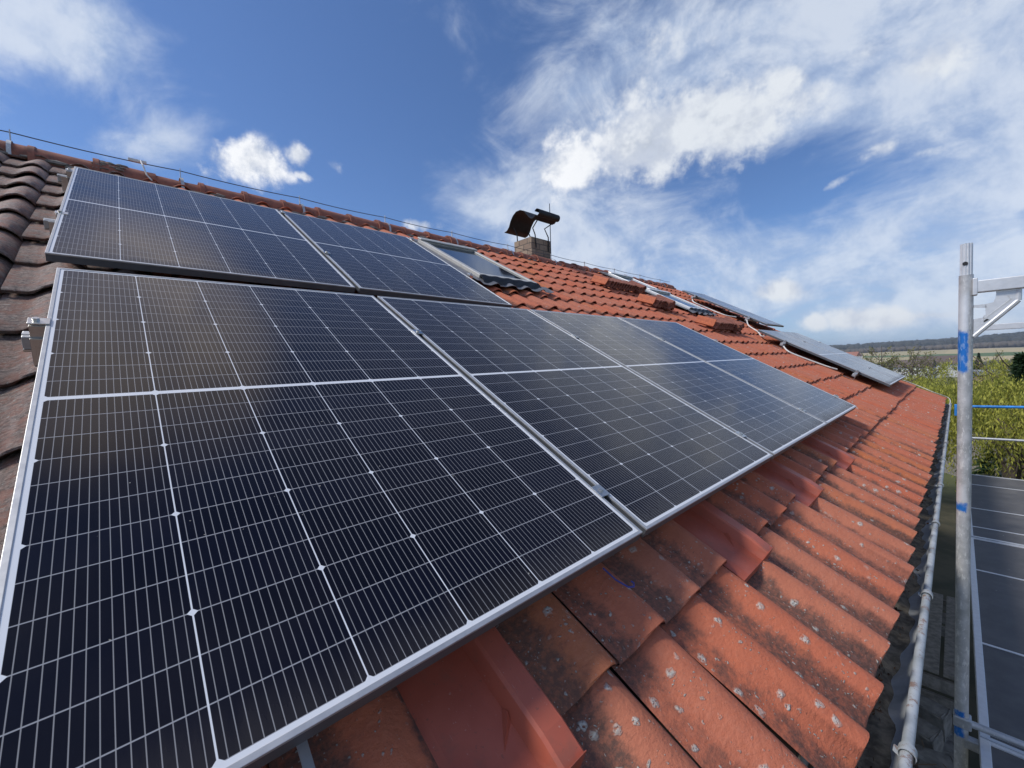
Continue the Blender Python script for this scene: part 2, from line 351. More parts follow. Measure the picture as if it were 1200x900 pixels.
def m_galv(nt, b, P):
    n = nt.noise(P, 22, 5, 0.65); d, cc = nt.vor(P, 60); r, g, bb = nt.xyz(cc); s = nt.noise(nt.scl(P, 1, 1, 0.25), 90, 3, 0.7)
    c = nt.mix(nt.ss(n, 0.3, 0.7), (0.40, 0.41, 0.42), (0.56, 0.57, 0.58)); c = nt.mix(r * 0.15, c, (0.7, 0.7, 0.7))
    c = nt.mix(nt.ss(s, 0.60, 0.70) * 0.6, c, (0.78, 0.77, 0.74))
    c = nt.mix(nt.ss(nt.noise(P, 11, 5, 0.7), 0.62, 0.74) * 0.5, c, (0.22, 0.22, 0.21))
    nt.put(b.inputs['Base Color'], c); nt.put(b.inputs['Roughness'], 0.36 + n * 0.3); nt.put(b.inputs['Normal'], nt.bump(s + n, 0.12, 0.003))
M_GALV = mat('galvanised_steel', m_galv, metal=0.65)
def m_post(nt, b, P):
    """galvanised tube with blue marking paint, white overspray and scuffs; z = height on the post from its foot"""
    x, y, z = nt.xyz(P); n = nt.noise(P, 22, 5, 0.65); s = nt.noise(nt.scl(P, 1, 1, 0.35), 80, 4, 0.7); nz = nt.noise(P, 30, 4, 0.7)
    c = nt.mix(nt.ss(n, 0.3, 0.7), (0.46, 0.46, 0.45), (0.66, 0.65, 0.64)); c = nt.mix(nt.ss(s, 0.54, 0.64) * 0.8, c, (0.82, 0.81, 0.78))
    c = nt.mix(nt.ss(nt.noise(P, 9, 4, 0.7), 0.6, 0.75) * 0.45, c, (0.24, 0.24, 0.23))
    def band(lo, hi, soft):
        zz = z + (nz - 0.5) * 0.05
        return nt.ss(zz, lo - soft, lo + soft) * (1.0 - nt.ss(zz, hi - soft, hi + soft))
    side = 1.0 - nt.ss(x + (nz - 0.5) * 0.02, 0.004, 0.014)
    c = nt.mix(band(1.78, 2.12, 0.03) * 0.75 * side, c, (0.80, 0.82, 0.84))
    c = nt.mix(nt.m('MAXIMUM', nt.m('MAXIMUM', band(1.76, 1.95, 0.012), band(1.09, 1.13, 0.004)), band(-0.03, 0.10, 0.006)) * side, c, nt.mix(nt.ss(s, 0.50, 0.62) * 0.6, (0.025, 0.20, 0.62), (0.35, 0.5, 0.75)))
    c = nt.mix((band(1.13, 1.21, 0.02)) * 0.7 * side, c, (0.8, 0.8, 0.8))
    nt.put(b.inputs['Base Color'], c); nt.put(b.inputs['Roughness'], 0.36 + n * 0.3); nt.put(b.inputs['Normal'], nt.bump(s + n, 0.15, 0.003))
M_POST = mat('scaffold_post_steel', m_post, metal=0.45)
M_BLUE = mat('blue_paint', col=(0.03, 0.22, 0.60), rough=0.5, var=0.25, scale=20)
M_LITE = mat('cast_aluminium', col=(0.70, 0.71, 0.72), rough=0.40, metal=0.35, var=0.06, scale=25, bump=0.15)
def m_deck(nt, b, P):
    n = nt.noise(P, 5, 6, 0.65); f = nt.noise(P, 300, 2); s = nt.ss(nt.noise(P, 45, 2), 0.74, 0.77)
    c = nt.mix(nt.ss(n, 0.35, 0.7), (0.088, 0.086, 0.087), (0.14, 0.136, 0.132)); c = nt.mix(s * 0.6, c, (0.5, 0.5, 0.45))
    nt.put(b.inputs['Base Color'], c); nt.put(b.inputs['Roughness'], 0.45 + n * 0.3); nt.put(b.inputs['Normal'], nt.bump(f, 0.4, 0.002))
M_DECK = mat('phenolic_deck', m_deck)
M_ZINC = mat('zinc_sheet', col=(0.44, 0.46, 0.47), rough=0.55, metal=0.1, var=0.25, scale=9, bump=0.2)
def m_gutter(nt, b, P):
    n = nt.noise(P, 9, 5, 0.65); r = nt.ss(nt.noise(P, 24, 6, 0.78), 0.55, 0.62)
    c = nt.mix(nt.ss(n, 0.3, 0.7), (0.30, 0.33, 0.34), (0.50, 0.53, 0.55)); c = nt.mix(r * 0.85, c, (0.26, 0.16, 0.12))
    nt.put(b.inputs['Base Color'], c); nt.put(b.inputs['Roughness'], 0.4 + n * 0.3); nt.put(b.inputs['Normal'], nt.bump(n + r, 0.2, 0.003))
M_GUT = mat('old_gutter_metal', m_gutter, metal=0.25)
M_LEAD = mat('grey_flashing', col=(0.20, 0.20, 0.205), rough=0.5, metal=0.3, var=0.25, scale=14, bump=0.3)
M_DARK = mat('dark_rubber', col=(0.02, 0.02, 0.022), rough=0.55)
M_CREAM = mat('pale_clad_frame', col=(0.48, 0.47, 0.44), rough=0.45, metal=0.1, var=0.08, scale=14)
def m_glass(nt, b, P):
    n = nt.noise(P, 6, 3); b.inputs['Base Color'].default_value = (0.02, 0.03, 0.045, 1); nt.put(b.inputs['Roughness'], 0.03 + n * 0.05)
    b.inputs['IOR'].default_value = 1.55
M_GLASS = mat('window_glass', m_glass)
M_CABLE = mat('white_cable', col=(0.72, 0.70, 0.66), rough=0.5)
M_WIRE = mat('aged_conductor', col=(0.10, 0.11, 0.12), rough=0.5, metal=0.6)
M_WOODD = mat('dark_roof_boards', col=(0.045, 0.035, 0.028), rough=0.9)
M_WOOD = mat('weathered_wood', col=(0.24, 0.22, 0.19), rough=0.85, var=0.3, scale=18, bump=0.5)
M_RENDER = mat('house_render', col=(0.62, 0.58, 0.50), rough=0.9, var=0.08, scale=6, bump=0.3)
M_DEB = mat('gutter_silt', col=(0.20, 0.17, 0.125), rough=0.95, var=0.5, scale=30, bump=0.9)
M_STONE = mat('grey_stone', col=(0.20, 0.19, 0.17), rough=0.9, var=0.35, scale=9, bump=0.7)
def m_brick(nt, b, P):
    br = nt.node('ShaderNodeTexBrick'); x, y, z = nt.xyz(P)
    nt.put(br.inputs['Vector'], nt.comb(x + y, z, 0.0)); br.inputs['Scale'].default_value = 1.0
    br.inputs['Brick Width'].default_value = 0.20; br.inputs['Row Height'].default_value = 0.10; br.inputs['Mortar Size'].default_value = 0.007
    br.inputs['Color1'].default_value = (0.36, 0.28, 0.20, 1); br.inputs['Color2'].default_value = (0.26, 0.19, 0.14, 1); br.inputs['Mortar'].default_value = (0.13, 0.11, 0.09, 1)
    n = nt.noise(P, 13, 5, 0.7); c = nt.mix(nt.ss(n, 0.5, 0.7) * 0.6, X(nt, br.outputs['Color']), (0.07, 0.06, 0.055))
    nt.put(b.inputs['Base Color'], c); nt.put(b.inputs['Normal'], nt.bump(nt.m('SUBTRACT', n, X(nt, br.outputs['Fac'])), 0.6, 0.01))
M_BRICK = mat('chimney_brick', m_brick, rough=0.9)
M_COWL = mat('dark_steel_sheet', col=(0.026, 0.025, 0.025), rough=0.6, metal=0.3, var=0.35, scale=10, bump=0.2)  # one very dark tone for the whole cowl and its legs

# ------------------------------------------------------------------ setting: terrain
def azel(x, y):
    d = px_dir(x, y); return math.atan2(d.x, d.y)
GZ = -4.3
def ground_h(r, az):
    r = np.asarray(r, float)
    xs = [0, 14, 40, 90, 200, 380, 600, 1000, 1500, 2000, 2500, 3500, 6000, 12000]
    zs = [GZ, GZ, -6.0, -9, -14.5, -18.5, -19, -15.5, -10, -4, 6, 2, -10, -25]
    z = np.interp(r, xs, zs)
    return z + np.clip((r - 250) / 900, 0, 1) * (5.0 * np.sin(az * 7 + 1.0) * np.clip((r - 900) / 900, 0, 1) + 2.2 * np.sin(r / 170 + az * 9)) + np.clip((r - 1500) / 800, 0, 1) * np.where(az > 0.0, 9, 0) * np.clip(az / 0.07, 0, 1)
def build_ground():
    rs = np.concatenate([[0], np.geomspace(2, 60, 22), np.geomspace(66, 12000, 95)]); fine = np.radians(np.linspace(-22, 14, 145))
    rest = np.radians(np.linspace(14, 338, 109))[1:-1]; azs = np.concatenate([fine, rest]); n = len(azs)
    Rr, A = np.meshgrid(rs, azs, indexing='ij'); Z = ground_h(Rr, np.where(A > math.pi, A - 2 * math.pi, A))
    V = np.stack([CP.x + Rr * np.sin(A), CP.y + Rr * np.cos(A), Z], -1).reshape(-1, 3)
    i, j = np.meshgrid(np.arange(len(rs) - 1), np.arange(n), indexing='ij'); j2 = (j + 1) % n
    Q = np.stack([i * n + j, i * n + j2, (i + 1) * n + j2, (i + 1) * n + j], -1).reshape(-1, 4)[:, ::-1]
    def fn(nt, b, P):
        x, y, z = nt.xyz(P); r = nt.vm('LENGTH', nt.vm('SUBTRACT', P, (CP.x, CP.y, 0.0)), out=1)
        wob = nt.noise(P, 0.004, 3)
        rr = r + (wob - 0.5) * 260.0 + x * 0.9
        # parcels of arable land, meadow and stubble across the valley side
        d, cc = nt.vor(nt.vm('MULTIPLY', P, (0.0042, 0.0018, 0.0)), 1.0); pr, pg, pb = nt.xyz(cc)
        tan = nt.mix(pg, (0.42, 0.34, 0.17), (0.56, 0.46, 0.27)); grn = nt.mix(pb, (0.085, 0.14, 0.035), (0.13, 0.17, 0.06))
        fld = nt.mix(nt.ss(pr, 0.86, 0.88), tan, grn)
        near = nt.mix(nt.ss(nt.noise(P, 0.05, 4), 0.4, 0.6), (0.07, 0.11, 0.03), (0.12, 0.13, 0.05))
        c = nt.mix(nt.ss(rr, 520.0, 600.0), near, fld)
        strip = nt.ss(rr, 1010.0, 1025.0) * (1.0 - nt.ss(rr, 1120.0, 1135.0)); c = nt.mix(strip, c, (0.08, 0.14, 0.035))
        strip2 = nt.ss(rr, 700.0, 706.0) * (1.0 - nt.ss(rr, 735.0, 741.0)); c = nt.mix(strip2 * 0.9, c, (0.10, 0.12, 0.05))
        c = nt.mix(nt.ss(rr, 1560.0, 1640.0), c, (0.05, 0.06, 0.035))
        c = nt.mix(1.0 - nt.ss(r, 14.0, 22.0), c, nt.mix(nt.ss(nt.noise(P, 2.0, 5), 0.4, 0.6), (0.05, 0.05, 0.03), (0.09, 0.08, 0.05)))
        nt.put(b.inputs['Base Color'], nt.mix(nt.noise(P, 0.4, 5) * 0.25, c, (0.10, 0.09, 0.05)))
    return tag(raw_mesh('ground', V, Q, mat('farmland', fn, rough=0.95), smooth=True), kind='structure')
build_ground()

# ------------------------------------------------------------------ the house: roof coverings and body
RIDGE_V = -3.03; EAVE_V = 2.34; U0, U1 = -2.32, 10.15; TW = 0.211; PHASE = -0.154; GA = 0.345; E1 = 1.925
H0 = -0.142; AMP = 0.038
METAL = [PHASE + TW * k_ for k_ in (4, 9, 13, 17)]
SKYL = [(2.62, 3.40, -2.24, -1.03), (6.95, 7.72, -2.72, -1.98), (6.95, 7.72, -1.84, -0.96)]
def prof(t):
    """height of a pantile over its width: flat pan, then a broad roll that drops off at the overlap"""
    t = np.asarray(t); roll = np.clip((t - 0.30) / 0.70, 0, 1)
    return AMP * np.sin(np.pi * np.power(roll, 1.28)) ** 1.05 * (t < 0.9999) + 0.003 * (1 - t)
def build_tiles(name, full=True):
    ts = np.array([0.0, .14, .30, .37, .44, .51, .58, .65, .72, .79, .86, .92, .97, 1.0]); hs = prof(ts); hs[-1] = -0.004; nt_ = len(ts)
    V = []; Q = []; UV = []; C1 = []; C2 = []; n0 = 0
    edges = [E1 - GA * k for k in range(15)]; rows = [(EAVE_V, E1)] + [(edges[k], edges[k + 1] if k < 14 else RIDGE_V) for k in range(15)]
    ncol = int((U1 - U0) / TW) + 1
    for ri, (vf, vb) in enumerate(rows):
        if vb < RIDGE_V: vb = RIDGE_V
        for c in range(ncol):
            u = PHASE + TW * (c + math.floor((U0 - PHASE) / TW)); metal = vf == EAVE_V and any(abs(u + TW - m_) < 0.05 for m_ in METAL)
            if u < U0 - 0.01 or u + TW > U1 + 0.05: continue
            if full and any(u + TW * 0.55 > a and u + TW * 0.45 < b and vf > v0 + 0.02 and vb < v1 - 0.02 and (vf + vb) / 2 > v0 - .05 and (vf + vb) / 2 < v1 - 0.03 for a, b, v0, v1 in SKYL): continue
            if full and abs(vf - E1) < 0.01 and any(abs(u + TW - m_) < 0.05 for m_ in METAL): continue
            jv, jh, jt = rng.normal(0, 0.0055), rng.normal(0, 0.0022), rng.normal(0, 0.005)
            fv = vf + jv; bv = vb - 0.045 if not metal else vb + 0.045
            ss = [0.0, 0.5, 1.0]; P = []; r1, r2 = rng.random(), rng.random()
            ageb = np.clip((0.30 - u) / 0.15, 0, 1) if vf < 1.9 else 0.0
            if u > 0.3: ageb = 0.10 * rng.random()
            lowf = np.clip((vf + 0.3) / 2.2, 0.10, 1.0)
            for s in ss:
                v = bv + (fv - bv) * s; hb = H0 - 0.034 + 0.034 * s + jh
                for t, h in zip(ts, hs):
                    edge_round = -0.004 * (s == 1.0)
                    P.append((u + t * TW + jt * (s - 0.5), v - (0.006 if s == 1.0 else 0) * (1 - h / AMP), hb + h + edge_round))
                    C1.append((r1, min(1, h / AMP) if h > 0 else 0, ageb, 1)); C2.append((r2, s, lowf, 1))
            for t, h in zip(ts, hs):           # front lip of the tile
                hb = H0 + jh; th = 0.020
                P.append((u + t * TW + jt * .5, fv + 0.001, hb + h - 0.009)); C1.append((r1, min(1, max(0, h / AMP)), ageb, 1)); C2.append((r2, 1, lowf, 1))
            for t, h in zip(ts, hs):
                P.append((u + t * TW + jt * .5, fv - 0.006, hb + h - 0.016 - 0.006 * (h < 0.008))); C1.append((r1, 0.0, ageb, 1)); C2.append((r2, 1, lowf, 1))
            nr = 5
            for a in range(nr - 1):
                for k in range(nt_ - 1):
                    i = n0 + a * nt_ + k; Q.append((i, i + nt_, i + nt_ + 1, i + 1))
            off = rng.random(2) * 3.0
            for p in P: V.append(RP(*p)); UV.append((p[0] + off[0], p[1] + off[1]))
            n0 += nr * nt_
    o = raw_mesh(name, V, Q, M_TILE, smooth=True); me = o.data
    UVa = np.array(UV, dtype=np.float32); li = np.empty(len(me.loops), dtype=np.int32); me.loops.foreach_get('vertex_index', li)
    uv = me.uv_layers.new(name='uv'); uv.data.foreach_set('uv', UVa[li].ravel())
    for nm, arr in (('tile', C1), ('tile2', C2)):
        a = me.color_attributes.new(nm, 'FLOAT_COLOR', 'POINT'); a.data.foreach_set('color', np.array(arr, dtype=np.float32).ravel())
    me.set_sharp_from_angle(angle=R_(50))
    return o
RX = (RP(0, -3.05, H0)).x; RZ = RP(0, -3.05, H0).z
house = thing('house', 'house with weathered red clay pantile roof beside the scaffold', 'house', Matrix.Translation((RX, 4.0, GZ)))
def adopt(o, p=house):
    o.parent = p; o.matrix_parent_inverse = p.matrix_world.inverted(); return o
HM = Matrix.Identity(4)
bpy.context.view_layer.update()
tiles = adopt(build_tiles('roof_tiles'))
back = link('rear_roof_tiles', tiles.data); back.matrix_world = Matrix.Translation((2 * RX, U0 + U1, 0)) @ Matrix.Rotation(math.pi, 4, 'Z'); adopt(back)
# boards under the tiles, gables, walls
b_ = MB()
for sgn in (1, -1):
    a = RP(0, -3.03, -0.205); e = RP(0, 2.26, -0.205); a2 = a - en * 0.03; e2 = e - en * 0.03
    pts = [a, e, e2, a2]
    lo = [Vector((p.x if sgn > 0 else 2 * RX - p.x, U0 + 0.02, p.z)) for p in pts]; hi = [Vector((p.x, U1 - 0.02, p.z)) for p in lo]
    vs = [b_.bm.verts.new(p) for p in lo + hi]
    for f in ((0, 1, 2, 3), (7, 6, 5, 4), (0, 4, 5, 1), (1, 5, 6, 2), (2, 6, 7, 3), (3, 7, 4, 0)): b_.bm.faces.new([vs[k] for k in f])
adopt(b_.build('roof_boards', M_WOODD))
ex = RP(0, 2.26, -0.205); wx = ex.x - 0.55
w_ = MB(); wz = RP(0, (wx / ev.x), -0.26).z
poly = [(2 * RX - wx, GZ - 0.3), (wx, GZ - 0.3), (wx, wz - 0.02), (RX, RP(0, -3.05, -0.27).z), (2 * RX - wx, wz - 0.02)]
w_.prism(poly, U0 + 0.25, U1 - 0.25); adopt(w_.build('wall', M_RENDER))
fz = MB(); fz.box((ex.x - 0.02, U0 + .02, ex.z - 0.20), (ex.x + 0.006, U1 - .02, ex.z - 0.004)); adopt(fz.build('fascia', M_WOOD))
# verge board along the far gable
vb_ = MB(); vb_.box((0.0, 0.0, -0.12), (0.025, 5.3, 0.05), roofM(U1 + 0.005, 2.30, -0.19)); adopt(vb_.build('verge_board', M_WOOD))
# ridge caps with mortar
rc = MB(); L = 0.345; k = 0; y = U0
while y < U1 - 0.1:
    rows = []
    jz = random.gauss(0, 0.006); jr = random.gauss(0, 0.004); r0 = 0.118 + jr; y0 = y - 0.03; y1 = min(y + L + 0.012, U1)
    for (yy, rr) in ((y0, r0 + 0.010), (y0 + 0.035, r0 + 0.010), (y0 + 0.045, r0), (y1, r0 - 0.012)):
        rows.append([(RX + math.cos(a) * rr * 1.05, yy, RZ - 0.055 + jz + math.sin(a) * rr * 0.95) for a in np.linspace(-0.25, math.pi + 0.25, 15)])
    rc.sheet(rows)
    rows2 = [[(RX + (p[0] - RX) * 0.86, yy, RZ - 0.06 + (p[2] - RZ + 0.06) * 0.86) for p in rows[0]] for yy in (y0 + 0.001, y1 - 0.001)]
    rc.sheet(rows2); rc.sheet([rows[0], rows2[0]])
    y += L; k += 1
adopt(rc.build('ridge_tiles', M_RIDGE, smooth=True))
mo = MB()
for sg in (1, -1):
    for i in range(90):
        y = U0 + (U1 - U0) * (i + random.random()) / 90; r = random.uniform(0.012, 0.026)
        res = bmesh.ops.create_icosphere(mo.bm, subdivisions=1, radius=r); 
        bmesh.ops.transform(mo.bm, matrix=Matrix.Translation((RX + sg * 0.128, y, RZ - 0.075 + random.uniform(-.01, .012))) @ Matrix.Diagonal((0.8, 3.0, 0.8, 1)), verts=res['verts'])
for (y0, y1) in ((0.08, 0.26),):
    for i in range(26):
        y = random.uniform(y0, y1); a = random.uniform(0.1, 1.2); r = random.uniform(0.008, 0.018)
        res = bmesh.ops.create_icosphere(mo.bm, subdivisions=2, radius=r)
        bmesh.ops.transform(mo.bm, matrix=Matrix.Translation((RX + math.cos(a) * .122, y, RZ - 0.055 + math.sin(a) * .112)) @ Matrix.Diagonal((1, 1.6, .6, 1)), verts=res['verts'])
mort = adopt(mo.build('ridge_mortar', mat('mortar', col=(0.24, 0.21, 0.18), rough=0.95, var=0.3, scale=20, bump=0.6), smooth=True)); mort['kind'] = 'stuff'
# skylights (parts of the house)
def skylight(u0, u1, v0, v1, mframe, lbl):
    M = roofM(u0, v0, H0 + 0.042); W, H = u1 - u0, v1 - v0
    root = MB()
    for (a, b) in (((0, -H), (0.055, 0)), ((W - 0.055, -H), (W, 0)), ((0.055, -0.07), (W - 0.055, 0)), ((0.055, -H), (W - 0.055, -H + 0.06))):
        root.box((a[0], a[1], 0.0), (b[0], b[1], 0.052), bev=0.005)
    fr = root.build('skylight', mframe); fr.matrix_world = M; adopt(fr); fr['label'] = lbl
    def sub(o): o.parent = fr; return o
    sub(MB().box((0.05, -H + 0.05, 0.026), (W - 0.05, -0.06, 0.038)).build('glass', M_GLASS))
    sub(MB().box((-0.006, -0.075, 0.053), (W + 0.006, 0.012, 0.072), bev=0.008).build('top_hood', mframe))
    fl = MB()
    fl.thick([[(-0.13, 0.12, 0.012), (-0.13, -H - 0.02, 0.012)], [(-0.004, 0.12, 0.016), (-0.004, -H - 0.02, 0.016)]], (0, 0, 0.004))
    fl.thick([[(W + 0.004, 0.12, 0.016), (W + 0.004, -H - 0.02, 0.016)], [(W + 0.09, 0.12, 0.012), (W + 0.09, -H - 0.02, 0.012)]], (0, 0, 0.004))
    fl.thick([[(-0.13, 0.16, 0.012), (W + 0.09, 0.16, 0.012)], [(-0.13, 0.004, 0.02), (W + 0.09, 0.004, 0.02)]], (0, 0, 0.004))
    sub(fl.build('side_flashing', M_LEAD))
    ap = MB(); xs = np.linspace(-0.10, W + 0.14, 60)
    def ah(x, s):
        t = ((u0 + x - PHASE) / TW) % 1.0; return 0.004 + float(prof(t)) * (0.10 + 0.66 * s) - 0.008 * s
    ap.thick([[(x, -H - 0.005 - (0.13) * s - 0.012 * math.sin(x * 21) * s, ah(x, s) + 0.012 * (1 - s)) for x in xs] for s in (0, .25, .5, .75, 1)], (0, 0, 0.004))
    sub(ap.build('apron', M_LEAD, smooth=True))
    bl = MB()
    for j in range(6):
        bl.thick([[(x, -H - 0.006 - j * 0.016, 0.052 - j * 0.006 + 0.004 * math.sin(x * 40 + j)), (x, -H - 0.020 - j * 0.016, 0.044 - j * 0.008 + 0.004 * math.sin(x * 40 + j))] for x in np.linspace(0.0, W, 30)], (0, 0, 0.003))
    sub(bl.build('folded_seal', M_DARK))
    return fr
skylight(*SKYL[0], M_CREAM, 'skylight with pale frame right of the upper solar panels')
skylight(*SKYL[1], M_LITE, 'small far skylight just under the ridge')
skylight(*SKYL[2], M_LITE, 'far skylight with ribbed pale frame below the one at the ridge')
# chimney (part of the house) with bent sheet cowl
cx0, cx1, cy0, cy1, cz = -3.33, -2.90, 5.40, 5.90, 1.80
c_ = MB(); c_.box((cx0, cy0, 0.9), (cx1, cy1, cz), bev=0.006)
c_.box((cx0 + 0.09, cy0 + 0.09, cz - 0.002), (cx1 - 0.09, cy1 - 0.09, cz + 0.012))
ch = adopt(c_.build('chimney', M_BRICK))
def subof(o, p): o.parent = p; o.matrix_parent_inverse = p.matrix_world.inverted(); return o
bpy.context.view_layer.update()
co = MB(); s_ = 1.03
prf = [(-3.47, 1.985), (-3.40, 2.00), (-3.345, 2.05), (-3.30, 2.14), (-3.235, 2.215), (-3.15, 2.262), (-3.05, 2.262), (-2.965, 2.225), (-2.90, 2.15), (-2.845, 2.085), (-2.79, 2.045), (-2.73, 2.05), (-2.69, 2.08)]
prf += [(-2.69 + 0.030 + 0.056 * math.cos(a), 2.115 + 0.056 * math.sin(a)) for a in np.linspace(-2.3, 2.6, 11)]
for i in range(len(prf) - 1): pass
fine = []
for i in range(len(prf) - 1): fine.append([Vector((prf[i][0], yy, prf[i][1])) for yy in (5.30, 5.83)])
fine.append([Vector((prf[-1][0], yy, prf[-1][1])) for yy in (5.30, 5.83)])
co.thick(fine, (0.0, 0.0, 0.005)); cowl = subof(co.build('chimney_cowl', M_COWL, smooth=True), ch)
for (pts) in ([(-3.28, 5.44, 1.74), (-3.27, 5.42, 1.93), (-3.33, 5.40, 2.05)], [(-3.30, 5.80, 1.74), (-3.29, 5.80, 1.92), (-3.34, 5.78, 2.06)],
              [(-2.885, 5.50, 1.62), (-2.885, 5.48, 1.84), (-2.86, 5.40, 1.93), (-2.80, 5.46, 2.06)], [(-2.885, 5.82, 1.60), (-2.885, 5.82, 1.85), (-2.86, 5.70, 1.97), (-2.74, 5.80, 2.06)]):
    subof(MB().tube(pts, 0.010, 6).build('cowl_leg', M_COWL), ch)
subof(MB().tube([(-2.870, 5.86, 1.50), (-2.870, 5.87, 2.45)], 0.007, 6).build('lightning_rod', M_WIRE), ch)
# gutter with brackets
gx, gz, gr = 1.962, -1.335, 0.068
g = MB(); ys = [U0 + 0.02, U1 + 0.03]
arc = [(gx + gr * math.cos(a), gz + gr * math.sin(a)) for a in np.linspace(math.pi * 1.02, 2 * math.pi, 14)]
g.thick([[(p[0], yy, p[1]) for yy in np.linspace(*ys, 40)] for p in arc], (0, 0, -0.003))
g.prism([(gx + gr * math.cos(a) * .99, gz + gr * math.sin(a) * .99) for a in np.linspace(math.pi, 2 * math.pi, 14)], ys[1] - 0.004, ys[1])
gut = adopt(g.build('gutter', M_ZINC, smooth=True))
bpy.context.view_layer.update()
subof(MB().tube([(gx + gr + 0.008, yy, gz + 0.006 + 0.0015 * math.sin(yy * 5)) for yy in np.linspace(ys[0], ys[1], 70)], 0.0118, 12).build('rolled_lip', M_GUT, smooth=True), gut)
for i, yy in enumerate([-1.3, -0.45, 0.5, 1.42, 2.32, 3.25, 4.15, 5.05, 5.95, 6.85, 7.75, 8.65, 9.55]):
    bb = MB(); a_ = np.linspace(math.pi, 2 * math.pi, 12)
    rows = [[(gx + (gr + 0.005) * math.cos(a), yy + w, gz + (gr + 0.005) * math.sin(a)) for a in a_] for w in (-0.013, 0.013)]
    bb.thick(rows, (0, 0, -0.004))
    cxx, czz = gx + gr + 0.008, gz + 0.006
    rows = [[(cxx + 0.0160 * math.cos(a), yy + w, czz + 0.0160 * math.sin(a)) for a in np.linspace(-0.6, 3.6, 10)] for w in (-0.013, 0.013)]
    rows = [r + [(cxx - 0.024, yy + (-0.010 if q == 0 else 0.010), czz - 0.002)] for q, r in enumerate(rows)]
    bb.thick(rows, (0.0015, 0, 0.0025)); subof(bb.build('gutter_bracket', M_GUT, smooth=True), gut)
# silt, moss and leaves lying in the gutter
sv = []; sq = []; ny, nx = 520, 9
yy_ = np.linspace(U0 + 0.05, U1, ny)
for j, y in enumerate(yy_):
    edge = 0.010 + 0.012 * math.sin(y * 13.0 + 1.2 * math.sin(y * 5)) + 0.006 * math.sin(y * 41)
    for i in range(nx):
        x = gx - 0.060 + (0.086 + edge) * i / (nx - 1)
        z0 = gz - math.sqrt(max(0.0, (gr - .002) ** 2 - (x - gx) ** 2))
        z = max(z0 - 0.003 * (i == nx - 1), gz - 0.040 + 0.010 * math.sin(y * 9 + i) * (1 - i / nx) + random.gauss(0, 0.0016) - 0.018 * (i / (nx - 1)) ** 2) if i < nx - 1 else z0 - 0.002
        sv.append((x, y, z))
for j in range(ny - 1):
    for i in range(nx - 1): a = j * nx + i; sq.append((a, a + 1, a + nx + 1, a + nx))
tag(raw_mesh('gutter_silt', sv, sq, M_DEB, smooth=True), kind='stuff')
lv = []; lq = []
def flake(P, s, asp=0.5):
    c = Vector(P); a = Vector(rng.normal(0, 1, 3)).normalized(); b2 = a.cross(Vector(rng.normal(0, 1, 3))).normalized(); n = len(lv)
    lv.extend([c - a * s, c - b2 * s * asp, c + a * s, c + b2 * s * asp]); lq.append((n, n + 1, n + 2, n + 3))
for i in range(2600):
    cl = rng.random() < 0.5; y = (rng.choice([0.9, 1.25, 1.62, 1.66, 2.1, 2.5, 3.1, 3.8, 4.4, 5.2]) + rng.normal(0, 0.07)) if cl else rng.uniform(U0 + .1, U1)
    x = gx - 0.045 + abs(rng.normal(0, 0.026)); flake((x, y, gz - 0.034 + abs(rng.normal(0, 0.006)) + (0.012 if cl else 0)), rng.uniform(0.004, 0.012), rng.uniform(0.15, 0.6))
tag(raw_mesh('leaf_litter', lv, lq, mat('dead_leaves', col=(0.13, 0.065, 0.03), rough=0.9, var=0.7, scale=60)), kind='stuff')

# ------------------------------------------------------------------ solar panels
def solar_panel(label, M, group):
    t = thing('solar_panel', label, 'solar panel', M, group)
    fr = MB(); T = 0.030; lip = 0.009
    for (a, b) in (((0, -PH), (lip, 0)), ((PW - lip, -PH), (PW, 0)), ((lip, -lip), (PW - lip, 0)), ((lip, -PH), (PW - lip, -PH + lip))):
        fr.box((a[0], a[1], -0.004), (b[0], b[1], 0.002), bev=0.0009)
    fr.build('frame', M_ALU, t)
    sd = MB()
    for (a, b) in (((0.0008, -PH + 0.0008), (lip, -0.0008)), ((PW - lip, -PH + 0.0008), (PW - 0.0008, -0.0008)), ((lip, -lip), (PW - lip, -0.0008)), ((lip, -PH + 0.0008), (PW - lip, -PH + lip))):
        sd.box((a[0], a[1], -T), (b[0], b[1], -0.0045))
    sd.build('frame_side', M_ALU_SHADE, t)
    g = MB(); v = [g.bm.verts.new(p) for p in ((lip, -lip, 0), (PW - lip, -lip, 0), (PW - lip, -PH + lip, 0), (lip, -PH + lip, 0))]; g.bm.faces.new(v)
    g.bm.normal_update()
    me = bpy.data.meshes.new('cell_glass'); g.bm.to_mesh(me); g.bm.free()
    if me.polygons[0].normal.z < 0: me.flip_normals()
    o = link('cell_glass', me, t, M_CELL)
    MB().box((lip, -PH + lip, -0.006), (PW - lip, -lip, -0.001)).build('back_sheet', M_BACK, t)
    return t
def dup_panel(src, label, M, group):
    c = copy_tree(src); c['label'] = label; c['group'] = group; c.matrix_world = M; return c
GL = 'solar panels in the lower row'; GU = 'solar panels in the upper row'; GF = 'solar panels at the far gable end'
PP = PW + 0.0229
p0 = solar_panel('nearest solar panel, largest in view, in the lower row at the photo left', roofM(0, 0, 0), GL)
dup_panel(p0, 'second solar panel of the lower row, next to the nearest and largest one', roofM(PP, 0, 0), GL)
dup_panel(p0, 'third solar panel of the lower row, second from its right end', roofM(2 * PP, 0, 0), GL)
dup_panel(p0, 'solar panel at the right end of the lower row, with bare tiles beyond it', roofM(3 * PP, 0, 0), GL)
